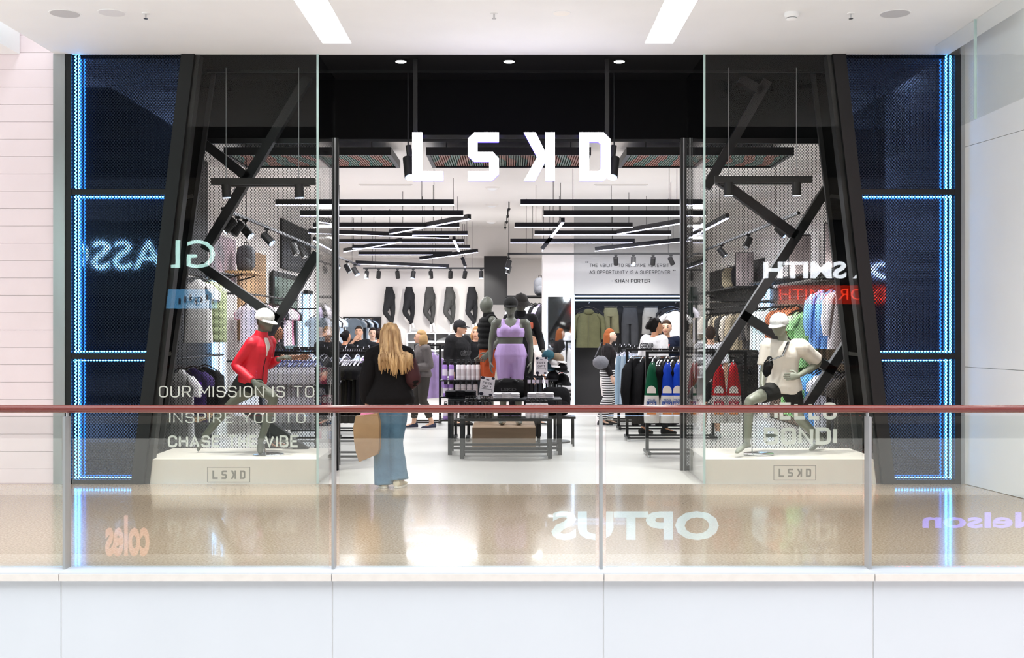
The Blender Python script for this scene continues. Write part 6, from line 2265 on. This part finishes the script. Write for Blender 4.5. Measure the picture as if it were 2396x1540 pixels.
# others
D = 20.4
c = at(1113, 1000, D)
t, J = person('blond person in black shirt half hidden behind the pullover man', c.x, D, 1.62, R(-60), 'fair', 'b98a5c', 'bob', look=R(-100))
top(J, t, cloth('131315'), 'shirt', .02, -.04, .95)
bottoms(J, t, cloth('26272c'))
shoes(J, t, cloth('d8d8d6'))
for (px, D, h, ang, sk, hc, hs, tc_, lb, kw) in (
        (840, 22.6, 1.63, -88, 'fair', '2a1f18', 'short', '1f2226', 'man in dark tee by the wall mirror, hand raised to his chin', dict(elR=(.06, -.28, 1.2), wrR=(.17, -.08, 1.42))),
        (872, 23.0, 1.6, -84, 'pale', '241b16', 'short', 'e6e4e0', 'young man in white tee beside the wall mirror', {}),
        (808, 20.4, 1.55, 55, 'tan', '0f0d0d', 'bun', '141416', 'person with black tied hair in dark top behind the dark tees', {}),
        (888, 21.6, 1.58, 80, 'tan', '2a1c18', 'bun', '17181c', 'person with dark bun seen from behind, near the white tee man', {}),
        (767, 19.6, 1.62, -95, 'fair', 'b08a5a', 'bun', '1a1b1f', 'woman with tied blond hair in dark shirt behind the glass return', {}),
        (1250, 18.9, 1.57, -35, 'fair', '3a2c24', 'short', 'efe6e0', 'person in white top and black cap beyond the bucket-hat mannequin', {}),
        (1560, 18.9, 1.72, -105, 'fair', '3a2a1e', 'short', '141c30', 'man in navy tee with red print facing the racks', {})):
    c = at(px, 1000, D)
    t, J = person(lb, c.x, D, h, R(ang), sk, hc, hs, **kw)
    top(J, t, cloth(tc_), 'shirt', .02, -.06, .95 if tc_ in ('141416', '1a1b1f', '17181c') else .42)
    bottoms(J, t, cloth('23252c'))
    shoes(J, t, cloth('2c2c2e'), cloth('e8e8e6'))
    if 'cap' in lb:
        head_cap(J, t, cloth('141414'), lift=.045, s=1.06)
    if 'navy' in lb:
        o = lettering('W', -.07, .07, 0, .1, 0, 'chest_lettering', mat('red_print', 'c22a2a', .7), t, .03, .003, rot=Matrix.Translation(J['hip'].lerp(J['neck'], .6) + J['f'] * .155 - t.location) @ Matrix.Rotation(math.atan2(J['f'].y, J['f'].x) + math.pi / 2, 4, 'Z'), world=False)
# redhead with bag
D = 18.9
c = at(1424, 985, D)
t, J = person('red-haired woman in black top and striped trousers carrying a grey bag', c.x, D, 1.58, R(-8), 'pale', '94532c', 'long', .012, True, look=R(-12), anR=(-.12, -.1, .1), toR=(.02, -.11, .03), knR=(-.0, -.1, .49))
top(J, t, cloth('231f20'), 'shirt', .02, -.04, .95, seed=21)
STRIPE = bpy.data.materials.new('black_white_stripe')
STRIPE.use_nodes = True
nt = STRIPE.node_tree
tc = nt.nodes.new('ShaderNodeTexCoord')
sx_ = nt.nodes.new('ShaderNodeSeparateXYZ')
ml = nt.nodes.new('ShaderNodeMath'); ml.operation = 'MULTIPLY'; ml.inputs[1].default_value = 26
fr_ = nt.nodes.new('ShaderNodeMath'); fr_.operation = 'FRACT'
gt = nt.nodes.new('ShaderNodeMath'); gt.operation = 'GREATER_THAN'; gt.inputs[1].default_value = .5
mx = nt.nodes.new('ShaderNodeMix'); mx.data_type = 'RGBA'
mx.inputs[6].default_value = (.02, .02, .022, 1)
mx.inputs[7].default_value = (.8, .79, .78, 1)
nt.links.new(tc.outputs['Object'], sx_.inputs[0]); nt.links.new(sx_.outputs['Z'], ml.inputs[0]); nt.links.new(ml.outputs[0], fr_.inputs[0]); nt.links.new(fr_.outputs[0], gt.inputs[0]); nt.links.new(gt.outputs[0], mx.inputs[0]); nt.links.new(mx.outputs[2], nt.nodes['Principled BSDF'].inputs[0])
bottoms(J, t, STRIPE, 'trousers', .03, .97, .12, flare=.02)
shoes(J, t, cloth('26262a'), cloth('e8e8e6'))
bg = thing('shoulder_bag', 'grey slouchy shoulder bag of the red-haired woman', 'bag', at(1405, 862, D - .24))
q = at(1405, 848, D - .26)
MB().ell(q, .12, .07, .11, 16, 10, fn=lambda p: Vector((p.x * (1.1 - p.z * 1.6), p.y, p.z)) * (1 + .06 * math.sin(p.x * 60 + p.z * 40))).build('bag_body', cloth('77777c'), bg, True)
MB().tube([q + Vector((-.09, 0, .08)), q + Vector((.02, .06, .32)), J['shR'] + Vector((0, -.02, .06)), q + Vector((.1, .02, .08))], .012, 8, .5).build('strap', cloth('5c5c60'), bg, True)
# man in white tee seen from behind at the racks
D = 17.35
c = at(1532, 1012, D)
t, J = person('man with dark curly tied hair, white tee and black tights behind the jerseys', c.x, D, 1.74, R(35), 'tan', '15110f', 'curly', .012, False, look=R(20), knR=(.08, -.1, .49), anR=(.1, -.12, .08), toR=(.26, -.13, .03), anL=(-.14, .1, .08), toL=(.02, .11, .03))
top(J, t, cloth('f1f0f0'), 't_shirt', .03, -.1, .42, wide=1.05, bulk=1.2, seed=23)
bottoms(J, t, cloth('2a2a2c'), 'tights', .012, .97)
shoes(J, t, cloth('1d1c1b'), cloth('6a6864'))
for s in 'LR':
    pass
o = lettering('GEEDUP', -.15, .15, 0, .09, 0, 'back_lettering', PRINT, t, .03, .003, rot=Matrix.Translation(J['hip'].lerp(J['neck'], .66) - J['f'] * .158 - t.location) @ Matrix.Rotation(math.atan2(-J['f'].y, -J['f'].x) + math.pi / 2, 4, 'Z'), world=False)
# person behind the right screen
D = 16.5
c = at(1672, 1030, D)
t, J = person('person in white tee and shorts behind the right perforated screen, back turned', c.x, D + .35, 1.62, R(82), 'fair', '3c2c22', 'short', .012, False)
top(J, t, cloth('f0eff2'), 't_shirt', .03, -.1, .42, seed=25)
bottoms(J, t, cloth('1c1c20'), 'shorts', .025, .42)
shoes(J, t, cloth('ecebea'), cloth('f4f4f4'))
o = lettering('LSKD', -.12, .12, 0, .07, 0, 'back_lettering', PRINT, t, .03, .003, rot=Matrix.Translation(J['hip'].lerp(J['neck'], .72) - J['f'] * .158 - t.location) @ Matrix.Rotation(math.atan2(-J['f'].y, -J['f'].x) + math.pi / 2, 4, 'Z'), world=False)
# person reaching over the white tee rack
D = 15.2
c = at(640, 1010, D)
t, J = person('person in black top reaching along the white tee rack behind the runner', c.x, D, 1.66, R(-10), 'tan', '1c1614', 'bun', .012, True, elR=(.22, -.2, 1.24), wrR=(.42, -.1, 1.26), elL=(.16, .22, 1.2), wrL=(.36, .1, 1.2))
top(J, t, cloth('17171a'), 'shirt', .022, -.06, .42, seed=27)
bottoms(J, t, cloth('1d1d22'))
shoes(J, t, cloth('2c2c2e'), cloth('e8e8e6'))
